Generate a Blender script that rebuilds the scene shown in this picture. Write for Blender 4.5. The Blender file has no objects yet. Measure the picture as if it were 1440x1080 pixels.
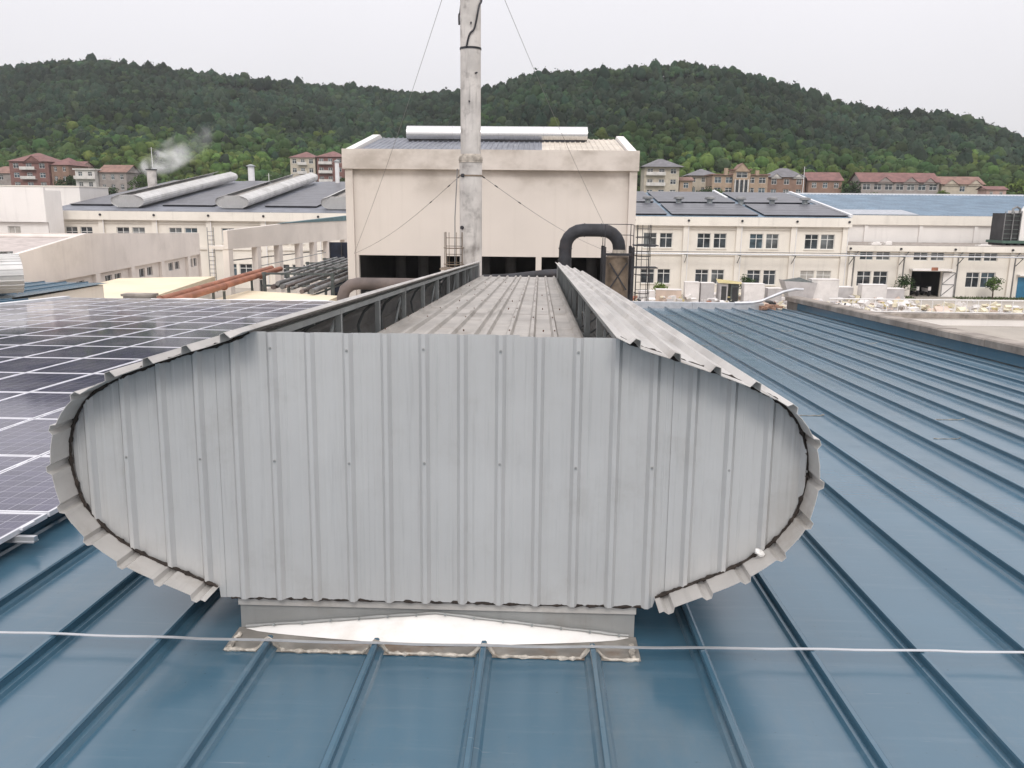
import bpy, math, random
import numpy as np
from mathutils import Vector, Matrix

random.seed(7)
rng = np.random.default_rng(11)
scene = bpy.context.scene
C = scene.collection
R = math.radians

# ------------------------------------------------------------------ camera
CZ = 9.4
cam_d = bpy.data.cameras.new('camera')
cam = bpy.data.objects.new('camera', cam_d)
C.objects.link(cam)
cam_d.sensor_width = 36.0
cam_d.lens = 36.0 * 1150.0 / 1440.0
cam_d.clip_start = 0.05
cam_d.clip_end = 5000
cam.location = (0, 0, CZ)
cam.rotation_euler = (Matrix.Rotation(R(1.85), 3, 'Z') @ Matrix.Rotation(R(90 - 12.2), 3, 'X') @ Matrix.Rotation(R(0.55), 3, 'Z')).to_euler()
scene.camera = cam

# ------------------------------------------------------------------ sky, sun, exposure
SUN_EL, SUN_AZ = R(45), R(176)          # azimuth from +Y clockwise: behind the viewer
world = bpy.data.worlds.new('World')
scene.world = world
world.use_nodes = True
wt = world.node_tree
wt.nodes.clear()
w_out = wt.nodes.new('ShaderNodeOutputWorld')
w_add = wt.nodes.new('ShaderNodeAddShader')
w_sky = wt.nodes.new('ShaderNodeTexSky')
w_sky.sky_type = 'NISHITA'
w_sky.sun_disc = False
w_sky.sun_elevation = SUN_EL
w_sky.sun_rotation = SUN_AZ
w_sky.dust_density = 4.0
w_b1 = wt.nodes.new('ShaderNodeBackground')
w_b1.inputs['Strength'].default_value = 0.012
w_b2 = wt.nodes.new('ShaderNodeBackground')      # the closed cloud cover, brighter towards the zenith as under any overcast
w_b2.inputs['Strength'].default_value = 1.0
w_tc = wt.nodes.new('ShaderNodeTexCoord')
w_sep = wt.nodes.new('ShaderNodeSeparateXYZ')
w_max = wt.nodes.new('ShaderNodeMath'); w_max.operation = 'MAXIMUM'; w_max.inputs[1].default_value = 0.0
w_ma = wt.nodes.new('ShaderNodeMath'); w_ma.operation = 'MULTIPLY_ADD'
w_ma.inputs[1].default_value = 0.95; w_ma.inputs[2].default_value = 0.71
w_noi = wt.nodes.new('ShaderNodeTexNoise'); w_noi.inputs['Scale'].default_value = 2.2; w_noi.inputs['Detail'].default_value = 3
w_nm = wt.nodes.new('ShaderNodeMath'); w_nm.operation = 'MULTIPLY_ADD'; w_nm.inputs[1].default_value = 0.10; w_nm.inputs[2].default_value = 0.95
w_mul = wt.nodes.new('ShaderNodeMath'); w_mul.operation = 'MULTIPLY'
w_col = wt.nodes.new('ShaderNodeVectorMath'); w_col.operation = 'SCALE'; w_col.inputs[0].default_value = (0.98, 0.955, 0.985)
L = wt.links.new
L(w_tc.outputs['Generated'], w_sep.inputs[0]); L(w_sep.outputs['Z'], w_max.inputs[0]); L(w_max.outputs[0], w_ma.inputs[0])
L(w_tc.outputs['Generated'], w_noi.inputs['Vector']); L(w_noi.outputs['Fac'], w_nm.inputs[0])
L(w_ma.outputs[0], w_mul.inputs[0]); L(w_nm.outputs[0], w_mul.inputs[1]); L(w_mul.outputs[0], w_col.inputs['Scale'])
L(w_col.outputs[0], w_b2.inputs['Color']); L(w_sky.outputs[0], w_b1.inputs['Color'])
L(w_b1.outputs[0], w_add.inputs[0]); L(w_b2.outputs[0], w_add.inputs[1]); L(w_add.outputs[0], w_out.inputs['Surface'])

sun_d = bpy.data.lights.new('sun', 'SUN')
sun_d.energy = 1.2
sun_d.angle = R(18)
sun_d.color = (1.0, 0.965, 0.91)
sun = bpy.data.objects.new('sun', sun_d)
C.objects.link(sun)
sdir = Vector((math.sin(SUN_AZ) * math.cos(SUN_EL), math.cos(SUN_AZ) * math.cos(SUN_EL), math.sin(SUN_EL)))
sun.rotation_euler = (-sdir).to_track_quat('-Z', 'Y').to_euler()
sun.location = sdir * 100

vs = scene.view_settings
vs.view_transform = 'Standard'
vs.look = 'None'
vs.exposure = 0.0
vs.gamma = 1.0
vs.use_curve_mapping = False
scene.cycles.max_bounces = 6
scene.cycles.volume_bounces = 3
scene.cycles.volume_step_rate = 2.0

# ------------------------------------------------------------------ helpers
def S(r, g, b):
    f = lambda c: (c / 255 / 12.92) if c / 255 <= 0.04045 else ((c / 255 + 0.055) / 1.055) ** 2.4
    return (f(r), f(g), f(b), 1.0)

class N:
    """small node-graph helper"""
    def __init__(self, name):
        self.m = bpy.data.materials.new(name)
        self.m.use_nodes = True
        self.t = self.m.node_tree
        self.b = self.t.nodes['Principled BSDF']
        self.geo = None
    def new(self, ty, **kw):
        n = self.t.nodes.new(ty)
        for k, v in kw.items():
            setattr(n, k, v)
        return n
    def link(self, a, b):
        self.t.links.new(a, b)
    def pos(self, scale=(1, 1, 1), obj=False):
        mp = self.new('ShaderNodeMapping')
        mp.inputs['Scale'].default_value = scale
        if obj:
            tc = self.new('ShaderNodeTexCoord'); self.link(tc.outputs['Object'], mp.inputs[0])
        else:
            g = self.new('ShaderNodeNewGeometry'); self.link(g.outputs['Position'], mp.inputs[0])
        return mp.outputs[0]
    def noise(self, vec, scale, detail=4, rough=0.55):
        n = self.new('ShaderNodeTexNoise')
        n.inputs['Scale'].default_value = scale; n.inputs['Detail'].default_value = detail; n.inputs['Roughness'].default_value = rough
        self.link(vec, n.inputs['Vector'])
        return n.outputs['Fac']
    def ramp(self, fac, a, b):
        r = self.new('ShaderNodeMapRange'); r.interpolation_type = 'SMOOTHSTEP'
        r.inputs['From Min'].default_value = a; r.inputs['From Max'].default_value = b
        self.link(fac, r.inputs['Value'])
        return r.outputs['Result']
    def math(self, op, a, b=None, c=None):
        n = self.new('ShaderNodeMath', operation=op)
        for i, v in enumerate((a, b, c)):
            if v is None: continue
            if isinstance(v, (int, float)): n.inputs[i].default_value = v
            else: self.link(v, n.inputs[i])
        return n.outputs[0]
    def mix(self, fac, a, b, blend='MIX'):
        n = self.new('ShaderNodeMix', data_type='RGBA', blend_type=blend)
        if isinstance(fac, (int, float)): n.inputs[0].default_value = fac
        else: self.link(fac, n.inputs[0])
        for i, v in ((6, a), (7, b)):
            if isinstance(v, tuple): n.inputs[i].default_value = v if len(v) == 4 else (*v, 1)
            else: self.link(v, n.inputs[i])
        return n.outputs[2]
    def color(self, c):
        if isinstance(c, tuple): self.b.inputs['Base Color'].default_value = c if len(c) == 4 else (*c, 1)
        else: self.link(c, self.b.inputs['Base Color'])
    def bump(self, h, strength, dist):
        bn = self.new('ShaderNodeBump')
        bn.inputs['Strength'].default_value = strength; bn.inputs['Distance'].default_value = dist
        self.link(h, bn.inputs['Height']); self.link(bn.outputs[0], self.b.inputs['Normal'])

def pm(name, col, rough=0.7, metal=0.0, var=0.18, scale=2.0, streak=0.0, streak_col=None, streak_scale=(5, 5, 0.35), dirt=0.0, dirt_col=(0.16, 0.13, 0.10, 1), dirt_scale=0.6, bump=0.0, bump_scale=20, spec=0.5):
    """base colour + blotchy variation + vertical run-off streaks + dirt patches"""
    n = N(name)
    col = col if len(col) == 4 else (*col, 1)
    p = n.pos()
    dark = tuple(c * (1 - var) for c in col[:3]) + (1,)
    light = tuple(min(1, c * (1 + var * 0.6)) for c in col[:3]) + (1,)
    c = n.mix(n.ramp(n.noise(p, scale, 5), 0.3, 0.7), dark, light)
    if streak:
        s = n.ramp(n.noise(n.pos(streak_scale), 1.0, 4, 0.6), 0.52, 0.78)
        c = n.mix(n.math('MULTIPLY', s, streak), c, streak_col or tuple(v * 0.45 for v in col[:3]) + (1,))
    if dirt:
        d = n.ramp(n.noise(p, dirt_scale, 6, 0.65), 0.5, 0.75)
        c = n.mix(n.math('MULTIPLY', d, dirt), c, dirt_col)
    n.color(c)
    n.b.inputs['Roughness'].default_value = rough
    n.b.inputs['Metallic'].default_value = metal
    n.b.inputs['Specular IOR Level'].default_value = spec
    if bump:
        n.bump(n.noise(p, bump_scale, 4), bump, 0.02)
    return n.m

class MB:
    """collects faces; build() links them as ONE mesh object"""
    def __init__(self):
        self.v = []; self.f = []; self.mi = []; self.cur = 0
    def add(self, verts, faces):
        o = len(self.v)
        self.v += [tuple(p) for p in verts]
        for f in faces:
            self.f.append(tuple(i + o for i in f)); self.mi.append(self.cur)
        return self
    def quad(self, a, b, c, d): return self.add([a, b, c, d], [(0, 1, 2, 3)])
    def poly(self, pts): return self.add(pts, [tuple(range(len(pts)))])
    def box(self, x0, x1, y0, y1, z0, z1):
        v = [(x0, y0, z0), (x1, y0, z0), (x1, y1, z0), (x0, y1, z0), (x0, y0, z1), (x1, y0, z1), (x1, y1, z1), (x0, y1, z1)]
        return self.add(v, [(0, 3, 2, 1), (4, 5, 6, 7), (0, 1, 5, 4), (1, 2, 6, 5), (2, 3, 7, 6), (3, 0, 4, 7)])
    def cbox(self, c, s, rz=0.0):
        m = Matrix.Rotation(rz, 3, 'Z')
        o = MB().box(-s[0]/2, s[0]/2, -s[1]/2, s[1]/2, -s[2]/2, s[2]/2)
        return self.add([Vector(c) + m @ Vector(p) for p in o.v], o.f)
    def bar(self, a, b, w, h=None):
        a, b = Vector(a), Vector(b); h = h or w
        d = (b - a).normalized()
        up = Vector((0, 0, 1)) if abs(d.z) < 0.95 else Vector((0, 1, 0))
        s = d.cross(up).normalized() * w / 2; u = s.cross(d).normalized() * h / 2
        v = [a - s - u, a + s - u, a + s + u, a - s + u, b - s - u, b + s - u, b + s + u, b - s + u]
        return self.add(v, [(0, 3, 2, 1), (4, 5, 6, 7), (0, 1, 5, 4), (1, 2, 6, 5), (2, 3, 7, 6), (3, 0, 4, 7)])
    def tube(self, pts, r, n=8, cap=True):
        pts = [Vector(p) for p in pts]
        rr = r if isinstance(r, (list, tuple)) else [r] * len(pts)
        vs_, fs = [], []
        prev = None
        for i, p in enumerate(pts):
            d = (pts[min(i + 1, len(pts) - 1)] - pts[max(i - 1, 0)]).normalized()
            if prev is None:
                up = Vector((0, 0, 1)) if abs(d.z) < 0.9 else Vector((0, 1, 0))
                s = d.cross(up).normalized()
            else:
                s = (prev - d * prev.dot(d)).normalized()
            prev = s
            u = s.cross(d)
            for k in range(n):
                a = 2 * math.pi * k / n
                vs_.append(p + (s * math.cos(a) + u * math.sin(a)) * rr[i])
        for i in range(len(pts) - 1):
            for k in range(n):
                k2 = (k + 1) % n
                fs.append((i*n + k, i*n + k2, (i+1)*n + k2, (i+1)*n + k))
        if cap:
            fs.append(tuple(range(n))[::-1]); fs.append(tuple((len(pts)-1)*n + k for k in range(n)))
        return self.add(vs_, fs)
    def sheet(self, prof, y0, y1, t=0.003, ny=1):
        """thin sheet: profile of (x, z) extruded along y, with thickness t"""
        n = len(prof); P = [Vector((x, 0, z)) for x, z in prof]; inn = []
        for i in range(n):
            d = (P[min(i + 1, n - 1)] - P[max(i - 1, 0)]).normalized()
            inn.append(P[i] + Vector((d.z, 0, -d.x)) * t)
        vs_, fs = [], []
        ys = [y0 + (y1 - y0) * k / ny for k in range(ny + 1)]
        for y in ys:
            vs_ += [(p.x, y, p.z) for p in P] + [(p.x, y, p.z) for p in inn]
        for k in range(ny):
            a, b = k * 2 * n, (k + 1) * 2 * n
            for i in range(n - 1):
                fs.append((a+i, a+i+1, b+i+1, b+i)); fs.append((a+n+i+1, a+n+i, b+n+i, b+n+i+1))
            fs.append((a, b, b+n, a+n)); fs.append((a+n-1, a+2*n-1, b+2*n-1, b+n-1))
        e = ny * 2 * n
        for i in range(n - 1):
            fs.append((i+1, i, n+i, n+i+1)); fs.append((e+i, e+i+1, e+n+i+1, e+n+i))
        return self.add(vs_, fs)
    def mesh(self, name, mats, smooth=None):
        me = bpy.data.meshes.new(name)
        me.from_pydata(self.v, [], self.f)
        mats = mats if isinstance(mats, (list, tuple)) else [mats]
        for m in mats: me.materials.append(m)
        if len(mats) > 1: me.polygons.foreach_set('material_index', self.mi)
        if smooth:
            me.polygons.foreach_set('use_smooth', [True] * len(me.polygons))
            me.set_sharp_from_angle(angle=R(smooth))
        me.update()
        return me
    def build(self, name, mats, parent=None, smooth=None, loc=None, rot=None):
        return obj(name, self.mesh(name, mats, smooth), parent, loc, rot)

def obj(name, me, parent=None, loc=None, rot=None):
    o = bpy.data.objects.new(name, me)
    C.objects.link(o)
    if parent: o.parent = parent
    if loc: o.location = loc
    if rot: o.rotation_euler = rot
    return o

def tag(o, label, cat=None, group=None, kind=None):
    o['label'] = label
    if cat: o['category'] = cat
    if group: o['group'] = group
    if kind: o['kind'] = kind
    return o

def thing(name, label, cat, loc=(0, 0, 0), rot=(0, 0, 0), group=None):
    o = bpy.data.objects.new(name, None)
    C.objects.link(o)
    o.empty_display_size = 0.3
    o.location = loc; o.rotation_euler = rot
    return tag(o, label, cat, group)

ORD = ['first', 'second', 'third', 'fourth', 'fifth', 'sixth', 'seventh', 'eighth', 'ninth', 'tenth', 'eleventh', 'twelfth', 'thirteenth', 'fourteenth', 'fifteenth', 'sixteenth']

# ------------------------------------------------------------------ materials
def mat_roof_blue(name, col, rough=0.34):
    n = N(name)
    p = n.pos()
    c = n.mix(n.ramp(n.noise(p, 0.7, 5), 0.3, 0.7), tuple(v * 0.93 for v in col), tuple(v * 1.06 for v in col))
    across = n.ramp(n.noise(n.pos((1.2, 14, 1)), 1.0, 5, 0.65), 0.5, 0.8)          # faint rub marks across the pans
    c = n.mix(n.math('MULTIPLY', across, 0.10), c, (0.30, 0.36, 0.40, 1))
    info = n.new('ShaderNodeObjectInfo')                                            # every sheet has faded a little differently
    c = n.mix(n.math('MULTIPLY', info.outputs['Random'], 0.20), c, (0.105, 0.165, 0.21, 1))
    dust = n.ramp(n.noise(n.pos((1.0, 0.45, 1)), 1.1, 7, 0.7), 0.48, 0.72)
    c = n.mix(n.math('MULTIPLY', dust, 0.20), c, (0.20, 0.195, 0.175, 1))
    spot = n.ramp(n.noise(p, 38, 2, 0.5), 0.74, 0.77)
    c = n.mix(n.math('MULTIPLY', spot, 0.5), c, (0.03, 0.05, 0.06, 1))
    scuff = n.ramp(n.noise(n.pos((2.6, 42, 1)), 1.0, 3, 0.5), 0.70, 0.76)
    c = n.mix(n.math('MULTIPLY', scuff, 0.22), c, (0.34, 0.38, 0.40, 1))
    grime = n.ramp(n.noise(n.pos((3, 0.5, 1)), 1.0, 6, 0.7), 0.5, 0.8)
    c = n.mix(n.math('MULTIPLY', grime, 0.22), c, (0.05, 0.085, 0.11, 1))
    n.color(c)
    r = n.math('MULTIPLY_ADD', n.noise(p, 3, 4), 0.2, rough - 0.1)
    n.link(r, n.b.inputs['Roughness'])
    n.b.inputs['Specular IOR Level'].default_value = 0.7
    n.b.inputs['IOR'].default_value = 1.6
    hh = n.math('ADD', n.noise(n.pos((2.2, 0.7, 1)), 1.0, 2), n.math('MULTIPLY', n.noise(n.pos((1, 9, 1)), 1.0, 3), 0.12))
    n.bump(hh, 0.22, 0.02)
    return n.m

def mat_galv(name, col, rough, metal, streak=0.25, warm=0.15, blotch=0.12, dirtc=(0.20, 0.17, 0.13, 1), sscale=(30, 30, 0.8)):
    n = N(name)
    p = n.pos()
    c = n.mix(n.ramp(n.noise(p, 1.3, 5, 0.6), 0.3, 0.7), tuple(v * (1 - blotch) for v in col), tuple(min(1, v * (1 + blotch)) for v in col))
    st = n.ramp(n.noise(n.pos(sscale), 1.0, 4, 0.65), 0.5, 0.8)
    c = n.mix(n.math('MULTIPLY', st, streak), c, tuple(v * 0.55 for v in col))
    dd = n.ramp(n.noise(p, 2.2, 6, 0.7), 0.52, 0.74)
    c = n.mix(n.math('MULTIPLY', dd, warm), c, dirtc)
    n.color(c)
    n.b.inputs['Metallic'].default_value = metal
    n.link(n.math('MULTIPLY_ADD', n.noise(p, 6, 3), 0.2, rough - 0.1), n.b.inputs['Roughness'])
    if rough > 0.3: n.bump(n.noise(n.pos((1.6, 1.6, 0.9)), 2.0, 3), 0.10, 0.02)
    return n.m

def mat_solar(name, nx, ny, w, l):
    n = N(name)
    tc = n.new('ShaderNodeTexCoord'); sep = n.new('ShaderNodeSeparateXYZ')
    n.link(tc.outputs['Object'], sep.inputs[0])
    def cell(ax, size, cnt):
        u = n.math('MULTIPLY_ADD', sep.outputs[ax], cnt / size, 100.5 if cnt % 2 else 100.0)
        return u, n.math('ABSOLUTE', n.math('SUBTRACT', n.math('FRACT', u), 0.5))
    ux, dx = cell('X', w, nx); uy, dy = cell('Y', l, ny)
    gap = n.math('GREATER_THAN', n.math('MAXIMUM', dx, dy), 0.478)
    bus = n.math('GREATER_THAN', n.math('ABSOLUTE', n.math('SUBTRACT', n.math('FRACT', n.math('MULTIPLY', ux, 3.0)), 0.5)), 0.468)
    wn = n.new('ShaderNodeTexWhiteNoise', noise_dimensions='2D')
    cb = n.new('ShaderNodeCombineXYZ')
    info = n.new('ShaderNodeObjectInfo')
    n.link(n.math('ADD', n.math('FLOOR', ux), n.math('MULTIPLY', info.outputs['Random'], 50)), cb.inputs[0]); n.link(n.math('FLOOR', uy), cb.inputs[1])
    n.link(cb.outputs[0], wn.inputs['Vector'])
    c = n.mix(wn.outputs['Value'], (0.040, 0.036, 0.072, 1), (0.066, 0.060, 0.112, 1))
    gr = n.ramp(n.noise(n.pos(), 26, 4, 0.7), 0.35, 0.7)
    c = n.mix(n.math('MULTIPLY', gr, 0.3), c, (0.07, 0.065, 0.11, 1))
    c = n.mix(n.math('MULTIPLY', bus, 0.3), c, (0.35, 0.35, 0.4, 1))
    c = n.mix(n.math('MULTIPLY', gap, 0.55), c, (0.42, 0.42, 0.47, 1))
    dust = n.ramp(n.noise(n.pos(), 0.9, 5, 0.6), 0.35, 0.75)
    c = n.mix(n.math('MULTIPLY', dust, 0.10), c, (0.35, 0.32, 0.30, 1))
    n.color(c)
    n.link(n.math('MULTIPLY_ADD', dust, 0.07, 0.06), n.b.inputs['Roughness'])
    n.b.inputs['IOR'].default_value = 1.45
    return n.m

def mat_glass(name, col=(0.02, 0.024, 0.028), rough=0.06):
    n = N(name)
    p = n.pos()
    n.color(n.mix(n.ramp(n.noise(p, 0.9, 3), 0.35, 0.7), (*col, 1), tuple(v * 3.2 for v in col) + (1,)))
    n.b.inputs['Roughness'].default_value = rough
    n.b.inputs['Specular IOR Level'].default_value = 0.6
    return n.m

M = {}
M['roof_blue'] = mat_roof_blue('roof_blue_paint', (0.047, 0.119, 0.178), 0.22)
M['roof_blue_far'] = pm('far_blue_roof', (0.17, 0.245, 0.32), 0.5, var=0.2, scale=0.5, streak=0.4, streak_scale=(0.8, 0.1, 1), streak_col=(0.28, 0.34, 0.42, 1))
M['face'] = mat_galv('ventilator_end_sheet', (0.505, 0.505, 0.50), 0.46, 0.2, 0.30, 0.16, 0.05, sscale=(42, 42, 0.45))
M['hood'] = mat_galv('ventilator_hood_sheet', (0.52, 0.50, 0.475), 0.42, 0.2, 0.45, 0.4, 0.16, (0.22, 0.17, 0.12, 1), (13, 0.35, 13))
M['cover'] = mat_galv('ventilator_cover_sheet', (0.37, 0.345, 0.315), 0.5, 0.2, 0.5, 0.5, 0.2, (0.16, 0.12, 0.08, 1), (9, 0.5, 9))
M['hood_far'] = pm('bright_far_hood', (0.66, 0.65, 0.63), 0.4, 0.3, var=0.15, scale=0.8, dirt=0.3, dirt_scale=0.5)
M['steel'] = pm('grey_painted_steel', (0.30, 0.32, 0.32), 0.55, 0.2, dirt=0.4, dirt_scale=3)
M['throat'] = mat_galv('throat_sheet', (0.30, 0.305, 0.30), 0.5, 0.2, 0.2, 0.3)
M['white_sheet'] = pm('white_flashing_sheet', (0.86, 0.84, 0.81), 0.35, 0.0, var=0.05, scale=3, dirt=0.3, dirt_col=(0.45, 0.38, 0.30, 1), dirt_scale=3.2)
M['apron'] = pm('dirty_flashing_apron', (0.31, 0.29, 0.26), 0.55, 0.1, var=0.35, scale=5, dirt=0.9, dirt_col=(0.17, 0.10, 0.055, 1), dirt_scale=3)
M['sealant'] = pm('white_sealant', (0.58, 0.53, 0.46), 0.7, var=0.45, scale=20, dirt=0.95, dirt_col=(0.15, 0.10, 0.06, 1), dirt_scale=7, bump=0.6, bump_scale=40)
M['lap_sealant'] = pm('old_lap_sealant', (0.30, 0.27, 0.23), 0.8, var=0.5, scale=12)
M['foam'] = pm('brown_foam_seal', (0.035, 0.026, 0.021), 0.9, var=0.5, scale=20, bump=0.8, bump_scale=50)
M['alu'] = pm('aluminium', (0.62, 0.63, 0.65), 0.35, 0.6, var=0.1, scale=6)
M['alu_frame'] = pm('panel_frame_aluminium', (0.74, 0.74, 0.78), 0.4, 0.0, var=0.08, scale=6)
M['rust'] = pm('rusty_screw', (0.10, 0.05, 0.025), 0.8, var=0.5, scale=60)
M['solar'] = mat_solar('solar_cells', 6, 10, 0.925, 1.44)
M['solar_far'] = pm('far_solar_panel', (0.085, 0.085, 0.10), 0.35, var=0.3, scale=0.8)
M['concrete'] = pm('weathered_concrete', (0.33, 0.29, 0.255), 0.9, var=0.35, scale=1.6, streak=0.5, dirt=0.6, dirt_col=(0.10, 0.085, 0.07, 1), dirt_scale=1.2, bump=0.5, bump_scale=14)
M['concrete_dark'] = pm('dark_parapet_concrete', (0.13, 0.12, 0.11), 0.9, var=0.4, scale=2)  # darker mottled tone for the parapet below the coping
M['yard'] = pm('yard_concrete', (0.42, 0.38, 0.33), 0.9, var=0.3, scale=0.15, dirt=0.5, dirt_scale=0.3)
M['cream'] = pm('cream_render', (0.80, 0.755, 0.68), 0.85, var=0.06, scale=0.25, streak=0.22, streak_scale=(1.6, 1.6, 0.10), dirt=0.10, dirt_scale=0.4)
M['white_wall'] = pm('white_render', (0.82, 0.79, 0.76), 0.85, var=0.05, scale=0.3, streak=0.2, streak_scale=(1.5, 1.5, 0.1))
M['grey_wall'] = pm('grey_stained_render', (0.76, 0.70, 0.65), 0.9, var=0.10, scale=0.2, streak=0.5, streak_col=(0.58, 0.53, 0.50, 1), streak_scale=(0.9, 0.9, 0.06), dirt=0.2, dirt_scale=0.25)
M['cream_roof'] = pm('cream_flat_roof', (0.78, 0.68, 0.50), 0.8, var=0.08, scale=0.4)
M['chimney'] = pm('stained_stack_paint', (0.60, 0.565, 0.53), 0.75, var=0.2, scale=1.2, streak=0.7, streak_col=(0.22, 0.20, 0.19, 1), streak_scale=(5, 5, 0.5), dirt=0.7, dirt_col=(0.15, 0.13, 0.12, 1), dirt_scale=1.7)
M['rusty_band'] = pm('rusty_flange', (0.46, 0.41, 0.35), 0.85, var=0.4, scale=5)
M['dark_iron'] = pm('dark_iron', (0.035, 0.036, 0.042), 0.65, 0.2, var=0.5, scale=2, dirt=0.4, dirt_col=(0.07, 0.035, 0.025, 1), dirt_scale=1.5)
M['brown_iron'] = pm('brown_scorched_steel', (0.19, 0.145, 0.105), 0.7, 0.1, var=0.5, scale=1.6, dirt=0.6, dirt_col=(0.05, 0.04, 0.035, 1), dirt_scale=1.5)
M['wire'] = pm('wire_rope', (0.20, 0.19, 0.19), 0.7, var=0.1)
M['orange'] = pm('red_oxide_pipe', (0.33, 0.135, 0.08), 0.7, var=0.3, scale=1.0)
M['pipe_grey'] = pm('grey_pipe', (0.22, 0.22, 0.22), 0.6, 0.2, var=0.35, scale=1.2)
M['pipe_brown'] = pm('brown_lagged_pipe', (0.15, 0.12, 0.11), 0.75, var=0.3, scale=1)
M['navy'] = pm('dark_navy_panel', (0.012, 0.018, 0.035), 0.8, var=0.5, scale=1.2)
M['interior'] = pm('unlit_interior', (0.05, 0.05, 0.052), 0.9, var=0.3, scale=0.6)  # near-black: the darkness of unlit openings is put into the colour
M['glass'] = mat_glass('window_glass')
M['glass_mid'] = mat_glass('curtained_glass', (0.055, 0.06, 0.062), 0.12)
M['glass_blue'] = mat_glass('bluish_glass', (0.03, 0.045, 0.055), 0.08)
M['win_frame'] = pm('white_window_frame', (0.72, 0.72, 0.70), 0.6, var=0.06)
M['roof_dark'] = pm('grey_ribbed_roof', (0.17, 0.18, 0.21), 0.5, var=0.25, scale=0.8)
M['roof_cream'] = pm('cream_ribbed_roof', (0.58, 0.52, 0.44), 0.6, var=0.15, scale=0.8)
M['bright_metal'] = pm('bright_curved_metal', (0.66, 0.655, 0.65), 0.24, 0.95, var=0.03, scale=0.4)
M['white_pvc'] = pm('white_plastic', (0.78, 0.77, 0.76), 0.5, var=0.06)
M['trim'] = pm('white_trim', (0.74, 0.74, 0.75), 0.5, var=0.1)
M['box_grey_sheet'] = pm('pale_roof_sheet', (0.40, 0.42, 0.45), 0.6, var=0.15)
M['steel_dark'] = pm('dark_green_grey_steel', (0.10, 0.115, 0.11), 0.6, 0.2, var=0.3)

# ------------------------------------------------------------------ terrain
LR = np.array([(-900, 62), (-700, 80), (-555, 98.2), (-470.9, 109.4), (-435.3, 113.9), (-400.1, 116.7), (-359.1, 121.2), (-319.3, 115.4), (-262.3, 110.3), (-205.4, 105.2), (-148.6, 100.1), (-114.6, 97.6), (-69.3, 96.2), (-41.1, 95.3), (-1.5, 87.4), (77.8, 69.0), (300, 40), (900, 20)])
RR = np.array([(-300, 10), (-91.5, 50), (-64.1, 64), (-46.0, 76.2), (-32.6, 83.1), (-10.4, 89.1), (16.2, 90.9), (47.0, 94.0), (86.4, 97.0), (117.1, 94.2), (139.4, 88.1), (170.7, 78.6), (193.1, 72.4), (228.4, 68.4), (254.7, 66.5), (281.5, 60.3), (299.7, 54.0), (353.6, 41.6), (415.9, 31.4), (900, 18)])
TREE_H = 6.5
def sstep(a, b, t):
    t = np.clip((t - a) / (b - a), 0, 1)
    return t * t * (3 - 2 * t)
def terrain(x, y):
    x = np.asarray(x, float); y = np.asarray(y, float)
    base = 9.0 * sstep(140, 250, y) + 6 * sstep(250, 340, y)
    xl = x * 680 / np.maximum(y, 200); xr = x * 540 / np.maximum(y, 200)
    hl = np.interp(xl, LR[:, 0], LR[:, 1]) - TREE_H
    hr = np.interp(xr, RR[:, 0], RR[:, 1]) - TREE_H
    lob = 1 + 0.05 * np.sin(x / 37 + y / 61) + 0.04 * np.sin(x / 19 - y / 43)
    tl = np.clip((y - 300) / 380, 0, 1) ** 1.15
    tr = np.clip((y - 295) / 245, 0, 1) ** 1.1
    zl = base + (hl - base) * np.where(y < 680, tl * np.where(y < 660, lob, 1), 1 - sstep(690, 1050, y) * 0.8)
    zr = base + (hr - base) * np.where(y < 540, tr * np.where(y < 520, lob, 1), 1 - sstep(550, 800, y) * 0.9)
    return np.where(y < 295, base, np.maximum(zl, zr))

def build_ground():
    xs = np.concatenate([np.linspace(-1600, -700, 12)[:-1], np.linspace(-700, 700, 150), np.linspace(700, 1600, 12)[1:]])
    ys = np.concatenate([np.linspace(-200, 140, 8)[:-1], np.linspace(140, 720, 130), np.linspace(720, 1700, 25)[1:]])
    X, Y = np.meshgrid(xs, ys)
    Z = terrain(X, Y)
    nx = len(xs)
    v = np.stack([X, Y, Z], -1).reshape(-1, 3)
    i, j = np.meshgrid(np.arange(nx - 1), np.arange(len(ys) - 1))
    a = (j * nx + i).ravel()
    f = np.stack([a, a + 1, a + nx + 1, a + nx], -1)
    me = bpy.data.meshes.new('ground')
    me.from_pydata(v.tolist(), [], f.tolist())
    me.polygons.foreach_set('use_smooth', [True] * len(me.polygons))
    me.materials.append(pm('undergrowth_ground', (0.045, 0.06, 0.025), 0.95, var=0.4, scale=0.05))
    o = obj('ground', me)
    o['kind'] = 'structure'
    me = MB().box(-140, 150, -30, 139, -0.3, 0.006)
    y = me.build('yard_pavement', M['yard'])
    y['kind'] = 'structure'
build_ground()

# ------------------------------------------------------------------ near factory hall and its blue roof
TH = R(2.45); SL = math.tan(TH); RZ = CZ - 2.1
PITCH = 0.56
def rz(y): return RZ - SL * y
def on_roof(x, y, h=0.0):
    return (x, y + h * math.sin(TH), rz(y) + h * math.cos(TH))
Y_NEAR, Y_EAVE = -6.0, 27.6
X_PAR = 8.62
hall = thing('factory_hall', 'near factory hall with the blue standing seam metal roof in the foreground', 'building')
SEAM = [(-0.047, 0), (-0.034, 0.016), (-0.013, 0.021), (-0.010, 0.050), (-0.017, 0.055), (-0.013, 0.065), (0.006, 0.067), (0.014, 0.059), (0.010, 0.052), (0.012, 0.021), (0.034, 0.016), (0.047, 0)]
def pan_mesh(y0, y1, width=PITCH):
    return MB().sheet(SEAM + [(width / 2, 0.002), (width - 0.047, 0)], y0, y1, 0.002).mesh('roof_panel', M['roof_blue'])
pan_full = pan_mesh(Y_NEAR, Y_EAVE)
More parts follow.
